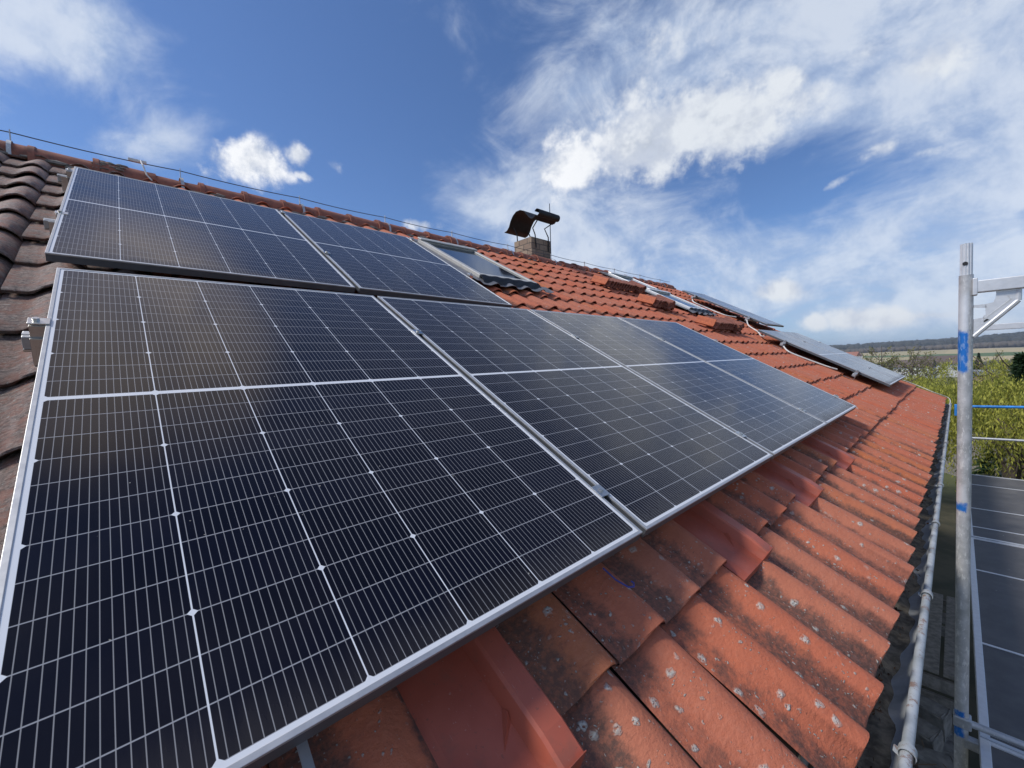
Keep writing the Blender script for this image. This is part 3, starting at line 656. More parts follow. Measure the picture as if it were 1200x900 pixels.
for i, lb in enumerate(('solar panel of the upper row at its left end, close under the ridge', 'solar panel of the upper row whose right edge lies beside the big skylight')):
    u = -0.0031 + i * PP
    O = RP(u, -1.9264 + 0.0192 * i * PP, 0.0236 - 0.0073 * i * PP)
    X_ = (eu + ev * 0.0192 - en * 0.0073).normalized(); Y_ = -(ev - en * 0.0152); Y_ = (Y_ - X_ * Y_.dot(X_)).normalized(); Z_ = X_.cross(Y_)
    M = Matrix(((X_.x, Y_.x, Z_.x, O.x), (X_.y, Y_.y, Z_.y, O.y), (X_.z, Y_.z, Z_.z, O.z), (0, 0, 0, 1)))
    dup_panel(p0, lb, M, GU)
dup_panel(p0, 'far panel with its long dark side towards us, left of the far lower pair', roofM(7.45, -0.02, -0.005), GF)
dup_panel(p0, 'farthest solar panel at the gable corner, right one of the far pair', roofM(7.45 + PP, -0.02, -0.005), GF)
dup_panel(p0, 'single far solar panel close under the ridge, above the far pair', roofM(8.72, -2.06, 0.02, R_(0.8)), GF)
# mounting rails with hooks and clamps
def rail(label, u0, u1, v, h, seams, ends, group='mounting rails under the solar panels'):
    M = roofM(u0, v, h); L = u1 - u0
    r = MB(); r.box((0, -0.02, -0.070), (L, 0.02, -0.034), bev=0.002); r.box((0, -0.006, -0.0345), (L, 0.006, -0.0325))
    t = r.build('mounting_rail', M_ALU); t.matrix_world = M; tag(t, label, 'mounting rail', group)
    def part(mb, n, m): o = mb.build(n, m); o.parent = t; return o
    for s in seams:
        c = MB(); x = s - u0; c.box((x - 0.020, -0.022, 0.0025), (x + 0.020, 0.022, 0.0065), bev=0.001); c.box((x - 0.006, -0.018, -0.034), (x + 0.006, 0.018, 0.002))
        c.tube([(x, 0, 0.006), (x, 0, 0.0125)], 0.0075, 6); part(c, 'middle_clamp', M_STEEL)
    for (s, d) in ends:
        c = MB(); x = s - u0
        c.box((min(x, x + d * 0.032), -0.020, -0.034), (max(x, x + d * 0.032), 0.020, -0.0015) if False else (max(x + d * 0.001, x + d * 0.032), 0.020, -0.002), bev=0.001)
        c.box((min(x - d * 0.008, x + d * 0.034), -0.020, 0.0025), (max(x - d * 0.008, x + d * 0.034), 0.020, 0.006), bev=0.001)
        c.tube([(x + d * 0.018, 0, 0.005), (x + d * 0.018, 0, 0.014)], 0.0075, 6); part(c, 'end_clamp', M_STEEL)
    n = max(2, int(L / 0.9))
    for k in range(n):
        x = 0.03 + (L - 0.06) * k / (n - 1)
        c = MB(); c.box((x - 0.015, -0.028, -0.118), (x + 0.015, -0.022, -0.036), bev=0.001); c.box((x - 0.015, -0.028, -0.124), (x + 0.015, 0.10, -0.118), bev=0.001)
        c.box((x - 0.03, -0.022, -0.078), (x + 0.015, 0.018, -0.0705)); part(c, 'roof_hook', M_STEEL)
    return t
E4 = 4 * PP - 0.0229
rail('rail with silver end clamp sticking out left of the nearest solar panel', -0.048, E4 + 0.05, 0.472, 0, [PP - .0115, 2 * PP - .0115, 3 * PP - .0115], [(0, -1), (E4, 1)])
rail('rail under the bottom part of the lower panel row, nearer the eaves', -0.03, E4 + 0.05, 1.60, 0, [PP - .0115, 2 * PP - .0115, 3 * PP - .0115], [(0, -1), (E4, 1)])
rail('rail with silver bracket left of the upper panel row, nearer the ridge', -0.075, 2 * PP + 0.01, -1.80, 0.016, [PP - .0115], [(-0.003, -1), (2 * PP - .026, 1)])
rail('rail with silver bracket left of the upper panel row, nearer the lower row', -0.075, 2 * PP + 0.01, -0.76, 0.002, [PP - .0115], [(-0.003, -1), (2 * PP - .026, 1)])
rail('rail below the far panel pair, its clamp low beside the dark panel side', 7.33, 9.80, 1.36, -0.005, [7.45 + PP - 0.0115], [(7.45, -1), (9.742, 1)])
rail('rail below the far panel pair, its clamp high beside the dark panel side', 7.33, 9.80, 0.40, -0.005, [7.45 + PP - 0.0115], [(7.45, -1), (9.742, 1)])
rail('rail below the single far panel near the ridge, upper of its two', 8.60, 9.92, -1.75, 0.02, [], [(8.72, -1)])
rail('rail below the single far panel near the ridge, lower of its two', 8.60, 9.92, -0.62, 0.02, [], [(8.72, -1)])

# ------------------------------------------------------------------ red sheet metal tiles below the lower panel row
def metal_tile(label, ur, v1):
    """ur: far side of its raised rib"""
    W = 0.225; L = 0.46; M = roofM(ur - W, v1 - L, H0 + 0.000)
    prof_ = [(-0.012, 0.000), (0.010, 0.005), (0.024, 0.007), (0.130, 0.007), (0.150, 0.008), (0.160, 0.040), (0.166, 0.046), (0.212, 0.046), (0.218, 0.040), (0.223, 0.006)]
    mb = MB(); rows = []
    for s in np.linspace(0, 1, 9):
        rows.append([(p[0], -L * s, p[1] - 0.026 * (1 - s) - (0.008 if s == 1 and p[1] > .03 else 0)) for p in prof_])
    mb.thick(rows, (0, 0, -0.0016))
    # turned down front edge and closed rib end
    mb.thick([[(p[0], -L - 0.001, p[1]) for p in prof_], [(p[0], -L - 0.007, -0.013) for p in prof_]], (0, 0.0015, 0))
    # pressed crease beside the rib
    q = [mb.bm.verts.new(p) for p in ((0.150, -L * 0.70, 0.0000), (0.151, -L * 0.76, 0.0008), (0.108, -L * 0.83, 0.0018), (0.150, -L * 0.73, 0.0120))]
    for f in ((0, 1, 3), (1, 2, 3), (2, 0, 3)): mb.bm.faces.new([q[k_] for k_ in f])
    o = mb.build('metal_roof_tile', M_REDM); o.matrix_world = M
    return tag(o, label, 'metal tile', 'red sheet metal tiles in the roof')
metal_tile('nearest smooth red sheet metal tile with a raised rib, under the nearest panel', METAL[0], 1.985)
metal_tile('second nearest red sheet metal tile, right below the second panel', METAL[1], 1.985)
metal_tile('red sheet metal tile below the third panel of the lower row', METAL[2], 1.975)
metal_tile('farthest red sheet metal tile below the end panel of the lower row', METAL[3], 1.985)
s = MB(); s.thick([[(0, 0.3, 0.0), (0, -0.05, -0.01), (0.002, -0.20, -0.012), (0.004, -0.32, 0.0)], [(0.014, 0.3, 0.0), (0.014, -0.05, -0.01), (0.016, -0.20, -0.012), (0.018, -0.32, 0.0)]], (0, 0, 0.003))
o = s.build('metal_strap', M_ALU); o.matrix_world = roofM(0.295, 1.74, H0 + 0.052); tag(o, 'pale grey metal strap coming out under the nearest panel onto the tiles', 'strap')
pts = [(0.0, 0.05, 0.0), (0.008, 0.01, -.004), (0.018, -0.022, 0.0), (0.030, -0.030, 0.004), (0.037, -0.024, 0.006), (0.035, -0.016, 0.006)]
o = MB().tube([roofM(1.03, 1.80, H0 + 0.046) @ Vector(p) for p in pts], 0.0022, 6).build('cable_end', mat('blue_insulation', col=(0.05, 0.06, 0.30), rough=0.5)); tag(o, 'thin blue wire end curling out below the panel seam', 'wire')

# ------------------------------------------------------------------ stacks of spare tiles on the roof
def curved_tile(mb_only=False):
    mb = MB(); xs = np.linspace(0, 0.225, 9)
    rows = [[(x, -y, float(prof(min(0.999, x / 0.225))) * 0.8) for x in xs] for y in (0, 0.2, 0.40)]
    mb.thick(rows, (0, 0, -0.016)); return mb
ct_old = None
def stacked(lbl, grp, M, mt):
    global ct_old
    key = mt.name
    if ct_old is None: ct_old = {}
    if key not in ct_old:
        o = curved_tile().build('spare_roof_tile', mt); ct_old[key] = o.data
    else:
        o = link('spare_roof_tile', ct_old[key])
    o.matrix_world = M; tag(o, lbl, 'roof tile', grp); return o
def tile_stack(u0, u1, v, which):
    grp = 'spare tiles in the %s' % which
    n = int((u1 - u0 - 0.25) / 0.072)
    # row of tiles standing on their long side, leaning on the pile
    for k in range(n):
        u = u0 + 0.10 + k * 0.072
        B = Matrix.Rotation(R_(-42 + random.uniform(-3, 3)), 4, 'Y') @ Matrix.Diagonal((0.66, 0.62, 1, 1))            # lean towards the pile
        M = roofM(u, v - 0.12 + random.uniform(-.01, .01), H0 + 0.050) @ B
        stacked('clay tile standing on edge in the row of the %s' % which, grp + ' row', M, M_RIDGE)
    # one clean orange tile laid slanting at the near end
    M = roofM(u0 - 0.04, v - 0.12, H0 + 0.045) @ Matrix.Rotation(R_(-34), 4, 'Y') @ Matrix.Rotation(R_(14), 4, 'Z') @ Matrix.Diagonal((0.70, 0.62, 1, 1))
    stacked('clean orange clay tile leaning at the near end of the %s' % which, grp + ' near end', M, M_FRESH)
    for k in range(6):
        M = roofM(u1 - 0.22 + random.uniform(-.012, .012), v - 0.10 + random.uniform(-.015, .015), H0 + 0.050 + 0.020 * k) @ Matrix.Rotation(R_(random.uniform(-4, 4)), 4, 'Z') @ Matrix.Diagonal((0.85, 0.7, 1, 1))
        stacked('dark red clay tile lying flat in the far pile of the %s' % which, grp + ' pile', M, M_RIDGE)
tile_stack(5.45, 6.55, -1.78, 'tile stack just below the ridge')
tile_stack(5.62, 6.20, -1.02, 'middle tile stack beside the ribbed skylight')
tile_stack(6.05, 7.05, -0.28, 'lowest tile stack above the panel end')

# ------------------------------------------------------------------ lightning conductor along the ridge, white cables
hy = [-0.37, 0.63, 1.64, 2.62, 3.62, 4.68, 5.70, 6.66, 7.67, 8.68, 9.6]
wz_ = RZ + 0.135; pts = []
ally = [-1.9] + hy + [10.1]
for a, b in zip(ally[:-1], ally[1:]):
    for q in range(8):
        f = q / 8; pts.append((RX, a + (b - a) * f, wz_ - 0.05 * f * (1 - f)))
pts.append((RX, 10.1, wz_))
tag(MB().tube(pts, 0.0042, 6).build('lightning_conductor', M_WIRE), 'thin dark lightning wire stretched just above the ridge', 'wire')
hold0 = None
def holder(label, y, tall=True):
    global hold0
    if hold0 is None:
        t = thing('wire_holder', label, 'wire holder', Matrix.Translation((RX, y, RZ)), 'wire holders strapped on the ridge')
        r = 0.121; rows = [[(math.cos(a) * r * 1.06, w, -0.055 + math.sin(a) * r * 0.97) for a in np.linspace(-0.15, math.pi + 0.15, 16)] for w in (-0.012, 0.012)]
        MB().thick(rows, (0, 0, 0.004)).build('strap', M_GALV, t)
        MB().box((-0.010, -0.003, 0.055), (0.010, 0.003, 0.155), bev=0.001).build('upright', M_GALV, t)
        hold0 = t; return t
    c = copy_tree(hold0); c.location = (RX, y, RZ); c['label'] = label; return c
near = ['at the far left over the weathered tiles', 'above the left corner of the upper panels', 'above the middle of the upper left panel', 'above the seam of the two upper panels', 'above the right part of the upper right panel',
        'left of the chimney above the big skylight', 'right behind the chimney', 'above the top tile stack', 'right of the top tile stack', 'above the small far skylight', 'last before the gable end']
for lb, y in zip(near, hy): holder('grey strap holder for the ridge wire, ' + lb, y)
o = MB().tube([(RX, 0.34, wz_ - 0.01), (RX + 0.02, 0.36, wz_ + .004), (RX + 0.09, 0.37, wz_ - 0.06), (RX + 0.125, 0.39, wz_ - 0.15), (RX + .14, 0.42, wz_ - .19)], 0.006, 6)
o.box((RX - 0.014, 0.28, wz_ - 0.012), (RX + 0.014, 0.40, wz_ + 0.012), bev=0.003)
tag(o.build('wire_clamp', M_CABLE), 'small pale clamp with a short tail on the ridge wire near the left', 'clamp')
def cable(label, pts, r=0.007):
    P = [RP(*p) for p in pts]; out = []
    for i in range(len(P) - 1):
        for q in range(6):
            f = q / 6; p0_ = P[max(i - 1, 0)]; p1 = P[i]; p2 = P[i + 1]; p3 = P[min(i + 2, len(P) - 1)]
            out.append(0.5 * ((2 * p1) + (p2 - p0_) * f + (2 * p0_ - 5 * p1 + 4 * p2 - p3) * f * f + (3 * p1 - p0_ - 3 * p2 + p3) * f ** 3))
    out.append(P[-1]); return tag(MB().tube(out, r, 6).build('cable', M_CABLE), label, 'cable', 'white cables at the far panels')
cable('white cable looping from the clamp of the single far panel down the tiles', [(8.65, -1.75, -0.06), (8.45, -1.6, -0.09), (8.5, -1.3, -0.10), (8.45, -0.95, -0.09), (8.6, -0.80, -0.06)], 0.010)
cable('white cable between the single far panel and the far pair', [(8.60, -0.60, -0.04), (8.35, -0.45, -0.09), (8.1, -0.2, -0.10), (7.6, 0.02, -0.09), (7.45, 0.10, -0.06)], 0.010)
cable('white cable hanging under the side of the far lower panels', [(7.36, 0.42, -0.07), (7.28, 0.55, -0.11), (7.33, 0.80, -0.11), (7.40, 1.05, -0.10), (7.45, 1.15, -0.09)], 0.010)
cable('white cable lying along the far roof edge down to the gutter', [(9.95, 1.74, -0.09), (10.02, 1.95, -0.09), (9.98, 2.15, -0.09), (10.08, 2.34, -0.09), (10.05, 2.40, -0.13), (9.9, 2.41, -0.17)], 0.005)

# ------------------------------------------------------------------ scaffold
PX, PY = 2.137, 3.05; DZ = -2.27
scaf = thing('scaffold', 'galvanised steel scaffold with blue markings and dark deck along the eaves', 'scaffold', Matrix.Translation((PX, PY, DZ)))
def S(mb, name, m, smooth=True, label=None):
    o = mb.build(name, m, scaf, smooth)
    if label: o['label'] = label
    return o
def post(x, y, z1, z0=GZ - DZ, mt=M_POST, label=None):
    mb = MB(); mb.tube([(x, y, z0), (x, y, z1)], 0.0242, 24)
    return S(mb, 'post', mt, label=label)
top = 2.10
post(0, 0, 2.21, label='nearest post, with blue paint bands and a slotted spigot')
sp = MB(); segs = 24                                                    # slotted spigot on top
ring = []
for k in range(segs * 2):
    a = 2 * math.pi * k / (segs * 2); rr = 0.0195 + (0.0016 if (k // 2) % 2 else -0.0010)
    ring.append((math.cos(a) * rr, math.sin(a) * rr))
sp.prism(ring, 2.205, 2.355, (Vector((1, 0, 0)), Vector((0, 1, 0)), Vector((0, 0, 1))))
S(sp, 'spigot', M_LITE, False)
MBh = MB().tube([(-0.004, -0.0215, 2.262), (-0.004, -0.0185, 2.262)], 0.009, 12); S(MBh, 'spigot_hole', M_DARK)
W_ = 0.73
post(W_, 0, 2.21)
post(0, 3.10, 2.05); post(W_, 3.10, 2.05); post(0.0, 6.10, 1.02); post(W_, 6.10, 1.02)
post(0, -3.05, 2.21 if False else 0.0); post(W_, -3.05, 0.0)
def xbeam(y, z, hh=0.055, x0=0.024):
    return S(MB().box((x0, y - 0.024, z - hh), (W_ - 0.024, y + 0.024, z), bev=0.004), 'top_beam', M_LITE, False)
xbeam(0, 2.178); xbeam(3.10, 2.08)
S(MB().box((0.02, -0.027, 2.112), (0.036, 0.027, 2.190), bev=0.003), 'weld_collar', M_LITE, False)
def gusset(y, zt, sgn=1, ox=0.024):
    """cast corner plate with two openings, thick rim"""
    def q(a, b): return (ox + a * sgn, zt + b)
    g = MB(); t = 0.007
    polys = [[(0.068, 0.0), (0.132, 0.0), (0.132, -0.045), (0.118, -0.060), (0.068, -0.022)],
             [(0.068, -0.022), (0.118, -0.060), (0.055, -0.120), (0.036, -0.052), (0.060, -0.046)],
             [(0.0, -0.052), (0.036, -0.052), (0.040, -0.068), (0.0, -0.062)],
             [(0.036, -0.052), (0.055, -0.120), (0.032, -0.135), (0.030, -0.105), (0.038, -0.098)],
             [(0.0, -0.118), (0.030, -0.112), (0.050, -0.125), (0.0, -0.165)],
             [(0.0, -0.165), (0.055, -0.120), (0.118, -0.060), (0.118, -0.068), (0.0, -0.200)]]
    for p in polys:
        pp = [q(*c) for c in p]
        if sgn < 0: pp = pp[::-1]
        g.prism(pp, y - t, y + t)
    rim = [q(0.132, 0.0), q(0.132, -0.047), q(0.118, -0.064), q(0.0, -0.198)]
    for a, b in zip(rim[:-1], rim[1:]):
        g.tube([(a[0], y, a[1]), (b[0], y, b[1])], 0.0105, 8)
    g.tube([(q(0.10, -0.012)[0], y, q(0, -0.022)[1]), (q(0.112, 0)[0], y, q(0, -0.040)[1]), (q(0.03, 0)[0], y, q(0, -0.125)[1])], 0.0085, 6)
    return S(g, 'corner_gusset', M_LITE)
gusset(0, 2.120); gusset(0, 2.120, -1, W_ - 0.024)
# guard rails at the far end, ledgers, rail just over the deck
def bar(a, b, r, m, name, label=None): return S(MB().tube([a, b], r, 12), name, m, label=label)
bar((-0.03, 6.10, 1.0), (W_ + 0.02, 6.10, 1.02), 0.019, M_BLUE, 'guard_rail', 'blue end guard rail')
bar((-0.0, 6.10, 0.54), (W_ + 0.02, 6.10, 0.555), 0.017, M_GALV, 'guard_rail', 'grey end guard rail')
S(MB().box((-0.052, 6.075, 0.86), (-0.020, 6.125, 1.03), bev=0.006), 'rail_coupler', M_BLUE, False)
bar((0.0, 0.0, 0.045), (W_, 0.0, 0.052), 0.0165, M_GALV, 'cross_tube')
S(MB().box((-0.028, -0.03, 0.02), (0.034, 0.03, 0.075), bev=0.006), 'rail_coupler', M_GALV, False)
for y in (-3.05, 0, 3.10, 6.10):
    S(MB().box((0.0, y - 0.022, -0.075), (W_, y + 0.022, -0.03), bev=0.003), 'transom', M_GALV, False)
for x in (0.70,):
    bar((x, -3.05, 1.0), (x, 6.1, 1.0), 0.017, M_GALV, 'guard_rail')
# deck boards, three bays, each a plywood board in an aluminium frame with cross bars
cuts = {(-3.05, 0.0): [-2.2, -1.3, -0.5], (0.0, 3.10): [0.97, 2.25], (3.14, 6.13): [3.50, 4.24, 5.48]}
for (y0, y1), cs in cuts.items():
    S(MB().box((0.062, y0 + 0.02, -0.018), (W_ - 0.03, y1 - 0.02, -0.006)), 'deck_board', M_DECK, False)
    fr = MB()
    fr.box((0.058, y0 + 0.004, -0.055), (0.094, y1 - 0.004, 0.004), bev=0.003); fr.box((W_ - 0.05, y0 + 0.004, -0.055), (W_ - 0.026, y1 - 0.004, 0.004), bev=0.003)
    for y in [y0 + 0.014, y1 - 0.014]: fr.box((0.094, y - 0.011, -0.050), (W_ - 0.05, y + 0.011, 0.001))
    for y in cs: fr.box((0.094, y - 0.009, -0.016), (W_ - 0.05, y + 0.009, -0.002))
    S(fr, 'deck_frame', M_LITE, False)
# base plates
for x in (0, W_):
    for y in (-3.05, 0, 3.10, 6.10): S(MB().box((x - 0.07, y - 0.07, GZ - DZ - 0.005), (x + 0.07, y + 0.07, GZ - DZ + 0.006)), 'base_plate', M_GALV, False)

# ------------------------------------------------------------------ between house and scaffold: pallet, stones, twigs on the ground
pal = thing('wooden_crate', 'weathered slatted wooden crate standing below the eaves', 'crate', Matrix.Translation((1.93, 6.9, GZ)))
mb = MB()
for x in (-0.18, 0.0, 0.18): mb.box((x - 0.075, -0.95, 0.62), (x + 0.075, 0.95, 0.66), bev=0.004)
mb.build('top_slats', M_WOOD, pal)
mb = MB()
for z in (0.10, 0.28, 0.46): mb.box((-0.27, -0.97, z), (0.27, -0.93, z + 0.13), bev=0.004); mb.box((-0.27, 0.93, z), (0.27, 0.97, z + 0.13), bev=0.004)
mb.build('side_slats', M_WOOD, pal)['kind'] = 'stuff'
mb = MB()
for x in (-0.24, 0.24):
    for y in (-0.9, 0, 0.9): mb.box((x - 0.035, y - 0.035, 0), (x + 0.035, y + 0.035, 0.618))
mb.build('corner_post', M_WOOD, pal)
sp_ = [(2.02, 5.42, .14), (1.80, 5.35, .15), (2.05, 5.10, .12), (1.83, 5.02, .13), (2.00, 4.80, .13), (1.80, 4.72, .12), (2.12, 4.50, .11), (1.92, 4.42, .12), (1.95, 4.15, .12), (2.13, 4.12, .11), (1.90, 5.20, .40), (2.0, 4.9, .36), (1.88, 4.62, .33), (2.02, 5.6, .13), (1.85, 5.68, .14), (1.95, 5.55, .40)]
stmesh = None
for i, (x, y, z) in enumerate(sp_):
    if stmesh is None:
        mb = MB(); mb.box((-0.13, -0.10, -0.13), (0.13, 0.10, 0.13), bev=0.02)
        bmesh.ops.subdivide_edges(mb.bm, edges=mb.bm.edges, cuts=1)
        for v in mb.bm.verts: v.co += Vector(rng.normal(0, 0.006, 3))
        o = mb.build('stone_block', M_STONE); stmesh = o.data
    else: o = link('stone_block', stmesh)
    o.matrix_world = Matrix.Translation((x, y, GZ + z)) @ Matrix.Rotation(random.uniform(-.4, .4), 4, 'Z') @ Matrix.Rotation(random.uniform(-.15, .15), 4, 'X')
    tag(o, 'rough grey stone block in the heap under the gutter', 'stone', 'stone blocks heaped below the eaves')
tw = MB()
for i in range(130):
    y = random.uniform(3.4, 5.0); x = random.uniform(1.7, 2.2); z = GZ + random.uniform(0.05, 0.45); a = Vector(rng.normal(0, 1, 3)); a.z *= 0.5; a.normalize(); l = random.uniform(0.08, 0.25)
    p = Vector((x, y, z)); tw.tube([p - a * l, p + Vector(rng.normal(0, .02, 3)), p + a * l], 0.004, 4, False)
tag(tw.build('dry_twigs', mat('dry_twig', col=(0.16, 0.11, 0.07), rough=0.9)), kind='stuff')

# ------------------------------------------------------------------ trees
def m_leaf(c1, c2, name):
    def fn(nt, b, P):
        g = nt.node('ShaderNodeNewGeometry'); r = X(nt, g.outputs['Random Per Island']); n = nt.noise(P, 1.6, 4)
        c = nt.mix(nt.ss(r * 0.45 + n * 0.75, 0.35, 0.85), c1, c2)
        nt.put(b.inputs['Base Color'], c)
        tr = nt.node('ShaderNodeBsdfTranslucent'); nt.put(tr.inputs[0], c); mx = nt.node('ShaderNodeMixShader'); mx.inputs[0].default_value = 0.35
        nt.l.new(b.outputs[0], mx.inputs[1]); nt.l.new(tr.outputs[0], mx.inputs[2]); out = [q for q in nt.n if q.type == 'OUTPUT_MATERIAL'][0]; nt.l.new(mx.outputs[0], out.inputs[0])
    return mat(name, fn, rough=0.7, spec=0.3)
M_WIL = m_leaf((0.15, 0.17, 0.030), (0.56, 0.54, 0.10), 'willow_leaf')
M_BUD = m_leaf((0.16, 0.17, 0.05), (0.26, 0.25, 0.08), 'budding_leaf')
M_CON = m_leaf((0.018, 0.045, 0.018), (0.04, 0.075, 0.03), 'needle_leaf')
M_BARK = mat('bark', col=(0.11, 0.085, 0.065), rough=0.95, var=0.4, scale=14, bump=0.8)
def quads_from(c, a, b_, name, m, parent):
    """c centres, a,b half vectors (N,3)"""
    V = np.stack([c - a, c - b_, c + a, c + b_], 1).reshape(-1, 3); Q = np.arange(len(V)).reshape(-1, 4)
    return raw_mesh(name, V, Q, m, parent)
def branches(mb, base, h, r, n, spread, rise=(0.5, 1.0), sub=3):
    tips = []
    mb.tube([base, base + Vector((random.gauss(0, .03) * h, random.gauss(0, .03) * h, h * 0.35)), base + Vector((random.gauss(0, .05) * h, random.gauss(0, .05) * h, h * 0.7)), base + Vector((random.gauss(0, .06) * h, random.gauss(0, .06) * h, h))], r, 8, radii=[r, r * .75, r * .4, r * .1])
    for i in range(n):
        f = random.uniform(0.25, 0.85); a = random.uniform(0, 2 * math.pi); st = base + Vector((0, 0, h * f)); L = spread * random.uniform(0.6, 1.0) * (1.25 - f * .6)
        d = Vector((math.cos(a), math.sin(a), random.uniform(*rise))).normalized(); m1 = st + d * L * .5; e = st + d * L + Vector((0, 0, L * .1))
        mb.tube([st, m1, e], r * .3, 5, False, [r * .32, r * .2, r * .05]); tips.append((m1, e))
        for k in range(sub):
            d2 = (d + Vector(rng.normal(0, .6, 3))).normalized(); s2 = st.lerp(e, random.uniform(.3, .9)); e2 = s2 + d2 * L * random.uniform(.3, .55)
            mb.tube([s2, s2.lerp(e2, .5) + Vector(rng.normal(0, .03, 3)) * L, e2], r * .12, 4, False, [r * .13, r * .08, r * .02]); tips.append((s2, e2))
    return tips
def willow(x, y, zt, rad, label, nst=900, gz=None):
    """drooping yellow green crown: hanging strands of narrow leaves from a lumpy dome"""
    gz = float(ground_h(math.hypot(x - CP.x, y - CP.y), 0)) if gz is None else gz; H = zt - gz
    t = thing('willow_tree', label, 'tree', Matrix.Translation((x, y, gz)), 'yellow green willows behind the roof')
    mb = MB(); branches(mb, Vector((0, 0, 0)), H * 0.86, 0.22, 14, rad * 0.85); mb.build('trunk', M_BARK, t)
    cs = []; As = []; Bs = []
    lobes = [(rng.normal(0, rad * .42), rng.normal(0, rad * .42), H * rng.uniform(0.62, 0.92), rad * rng.uniform(.35, .6)) for _ in range(11)] + [(0, 0, H * .8, rad * .6)]
    nst = int(nst * 1.7)
    for i in range(nst):
        if i % 9 == 0: lx, ly, lz, lr = lobes[rng.integers(len(lobes))]; d0 = rng.normal(0, 1, 3); d0[2] = abs(d0[2]) * .9; d0 /= np.linalg.norm(d0)
        d = d0 + rng.normal(0, .07, 3); d /= np.linalg.norm(d)
        s = np.array([lx, ly, lz]) + d * lr * np.array([1, 1, .8 * min(1, (H - lz) / max(lr * .8, .01) if lz + lr * .8 > H else 1)]) * rng.uniform(.75, 1.05)
        L = rng.uniform(0.5, 2.4) * (H / 5.5); n = int(L / 0.065); tt = np.linspace(0, 1, n)
        out = np.array([d[0], d[1], 0]) * rng.uniform(.1, .35); w = rng.normal(0, .06, 3)
        P = s[None] + out[None] * (1 - (1 - tt[:, None]) ** 2) + np.array([0, 0, -L])[None] * tt[:, None] ** 1.25 + w[None] * np.sin(tt[:, None] * 5)
        P += rng.normal(0, .022, P.shape); P = P[P[:, 2] > 0.15]
        if len(P) == 0: continue
        a = np.stack([rng.normal(0, .4, len(P)), rng.normal(0, .4, len(P)), -np.ones(len(P)) * .9], 1); a /= np.linalg.norm(a, axis=1)[:, None]
        b2 = np.cross(a, rng.normal(0, 1, a.shape)); b2 /= np.linalg.norm(b2, axis=1)[:, None]; ln = rng.uniform(.028, .052, len(P))[:, None]
        cs.append(P); As.append(a * ln); Bs.append(b2 * ln * .26)
    quads_from(np.concatenate(cs), np.concatenate(As), np.concatenate(Bs), 'crown', M_WIL, t); return t
willow(2.9, 13.2, -1.05, 2.3, 'willow right behind the scaffold end, hanging down to the deck', 1500)
willow(5.6, 15.2, -1.0, 2.4, 'willow at the right edge of the photo behind the guard rails', 1100)
willow(0.6, 14.6, -1.15, 2.3, 'bright willow just beyond the far roof corner', 1300)
willow(-2.0, 17.5, -1.25, 2.4, 'paler willow left of the one at the roof corner', 1000)
willow(4.0, 20.5, -0.75, 3.0, 'taller willow standing behind the scaffold post', 1200)
willow(-5.2, 25.0, -1.7, 3.0, 'far willow whose top shows above the far solar panels', 900)
willow(-0.5, 24.0, -1.35, 3.0, 'willow farther back between the roof corner and the post', 1000)
def budding(x, y, H, label, dens=520):
    r = math.hypot(x - CP.x, y - CP.y); gz = float(ground_h(r, 0)); t = thing('bare_tree', label, 'tree', Matrix.Translation((x, y, gz)), 'sparse budding trees in the valley')
    mb = MB(); tips = branches(mb, Vector((0, 0, 0)), H, 0.02 * H, 26, H * .42, (0.5, 1.4), 5); mb.build('trunk', M_BARK, t)
    c = []
    for _ in range(dens):
        s, e = tips[rng.integers(len(tips))]; c.append(np.array(s.lerp(e, rng.random() ** .5)) + rng.normal(0, .05 * H / 3, 3))
    c = np.array(c); a = rng.normal(0, 1, c.shape); a /= np.linalg.norm(a, axis=1)[:, None]; b2 = np.cross(a, rng.normal(0, 1, a.shape)); b2 /= np.linalg.norm(b2, axis=1)[:, None]
    quads_from(c, a * .014 * H, b2 * .009 * H, 'crown', M_BUD, t)
def at(px, D):
    """ground spot in the direction of photo column px, D metres off"""
    a = azel(px, 410); return CP.x + D * math.sin(a), CP.y + D * math.cos(a)
for px, D, H, lb in ((1030, 62, 7.4, 'sparse budding tree standing tallest above the far solar panels'), (1066, 80, 7.6, 'bare tree right of the tallest budding tree, before the tan field'), (1078, 120, 9, 'small bare tree close left of the white farmhouse'),
                 (1008, 75, 6.6, 'small budding tree behind the corner of the far solar panels'), (1158, 90, 7.4, 'sparse tree right of the scaffold post below the green field'), (1095, 66, 5.8, 'low budding tree left of the scaffold post')):
    budding(*at(px, D), H, lb)
def conifer(x, y, H, label):
    gz = float(ground_h(math.hypot(x - CP.x, y - CP.y), 0)); t = thing('conifer', label, 'tree', Matrix.Translation((x, y, gz)))
    MB().tube([(0, 0, 0), (0, 0, H * .95)], .15, 8, radii=[.2, .03]).build('trunk', M_BARK, t)
    n = 9000; f = rng.random(n) ** .8; a = rng.uniform(0, 2 * np.pi, n); lay = np.floor(f * 16) / 16
    rr = (1 - f) * H * .26 * (0.65 + .35 * np.sin(a * 7 + lay * 40)) * rng.uniform(.5, 1.05, n); c = np.stack([rr * np.cos(a), rr * np.sin(a), H * (.12 + .88 * f) - rr * .35], 1)
    d = np.stack([np.cos(a), np.sin(a), -.35 * np.ones(n)], 1) + rng.normal(0, .3, (n, 3)); b2 = np.cross(d, rng.normal(0, 1, (n, 3))); b2 /= np.linalg.norm(b2, axis=1)[:, None]
    quads_from(c, d * .16, b2 * .05, 'crown', M_CON, t)
conifer(*at(1216, 34), 5.2, 'dark conifer at the right edge above the grey box building')
conifer(*at(1147, 150), 10.0, 'small dark conifer just right of the scaffold post')
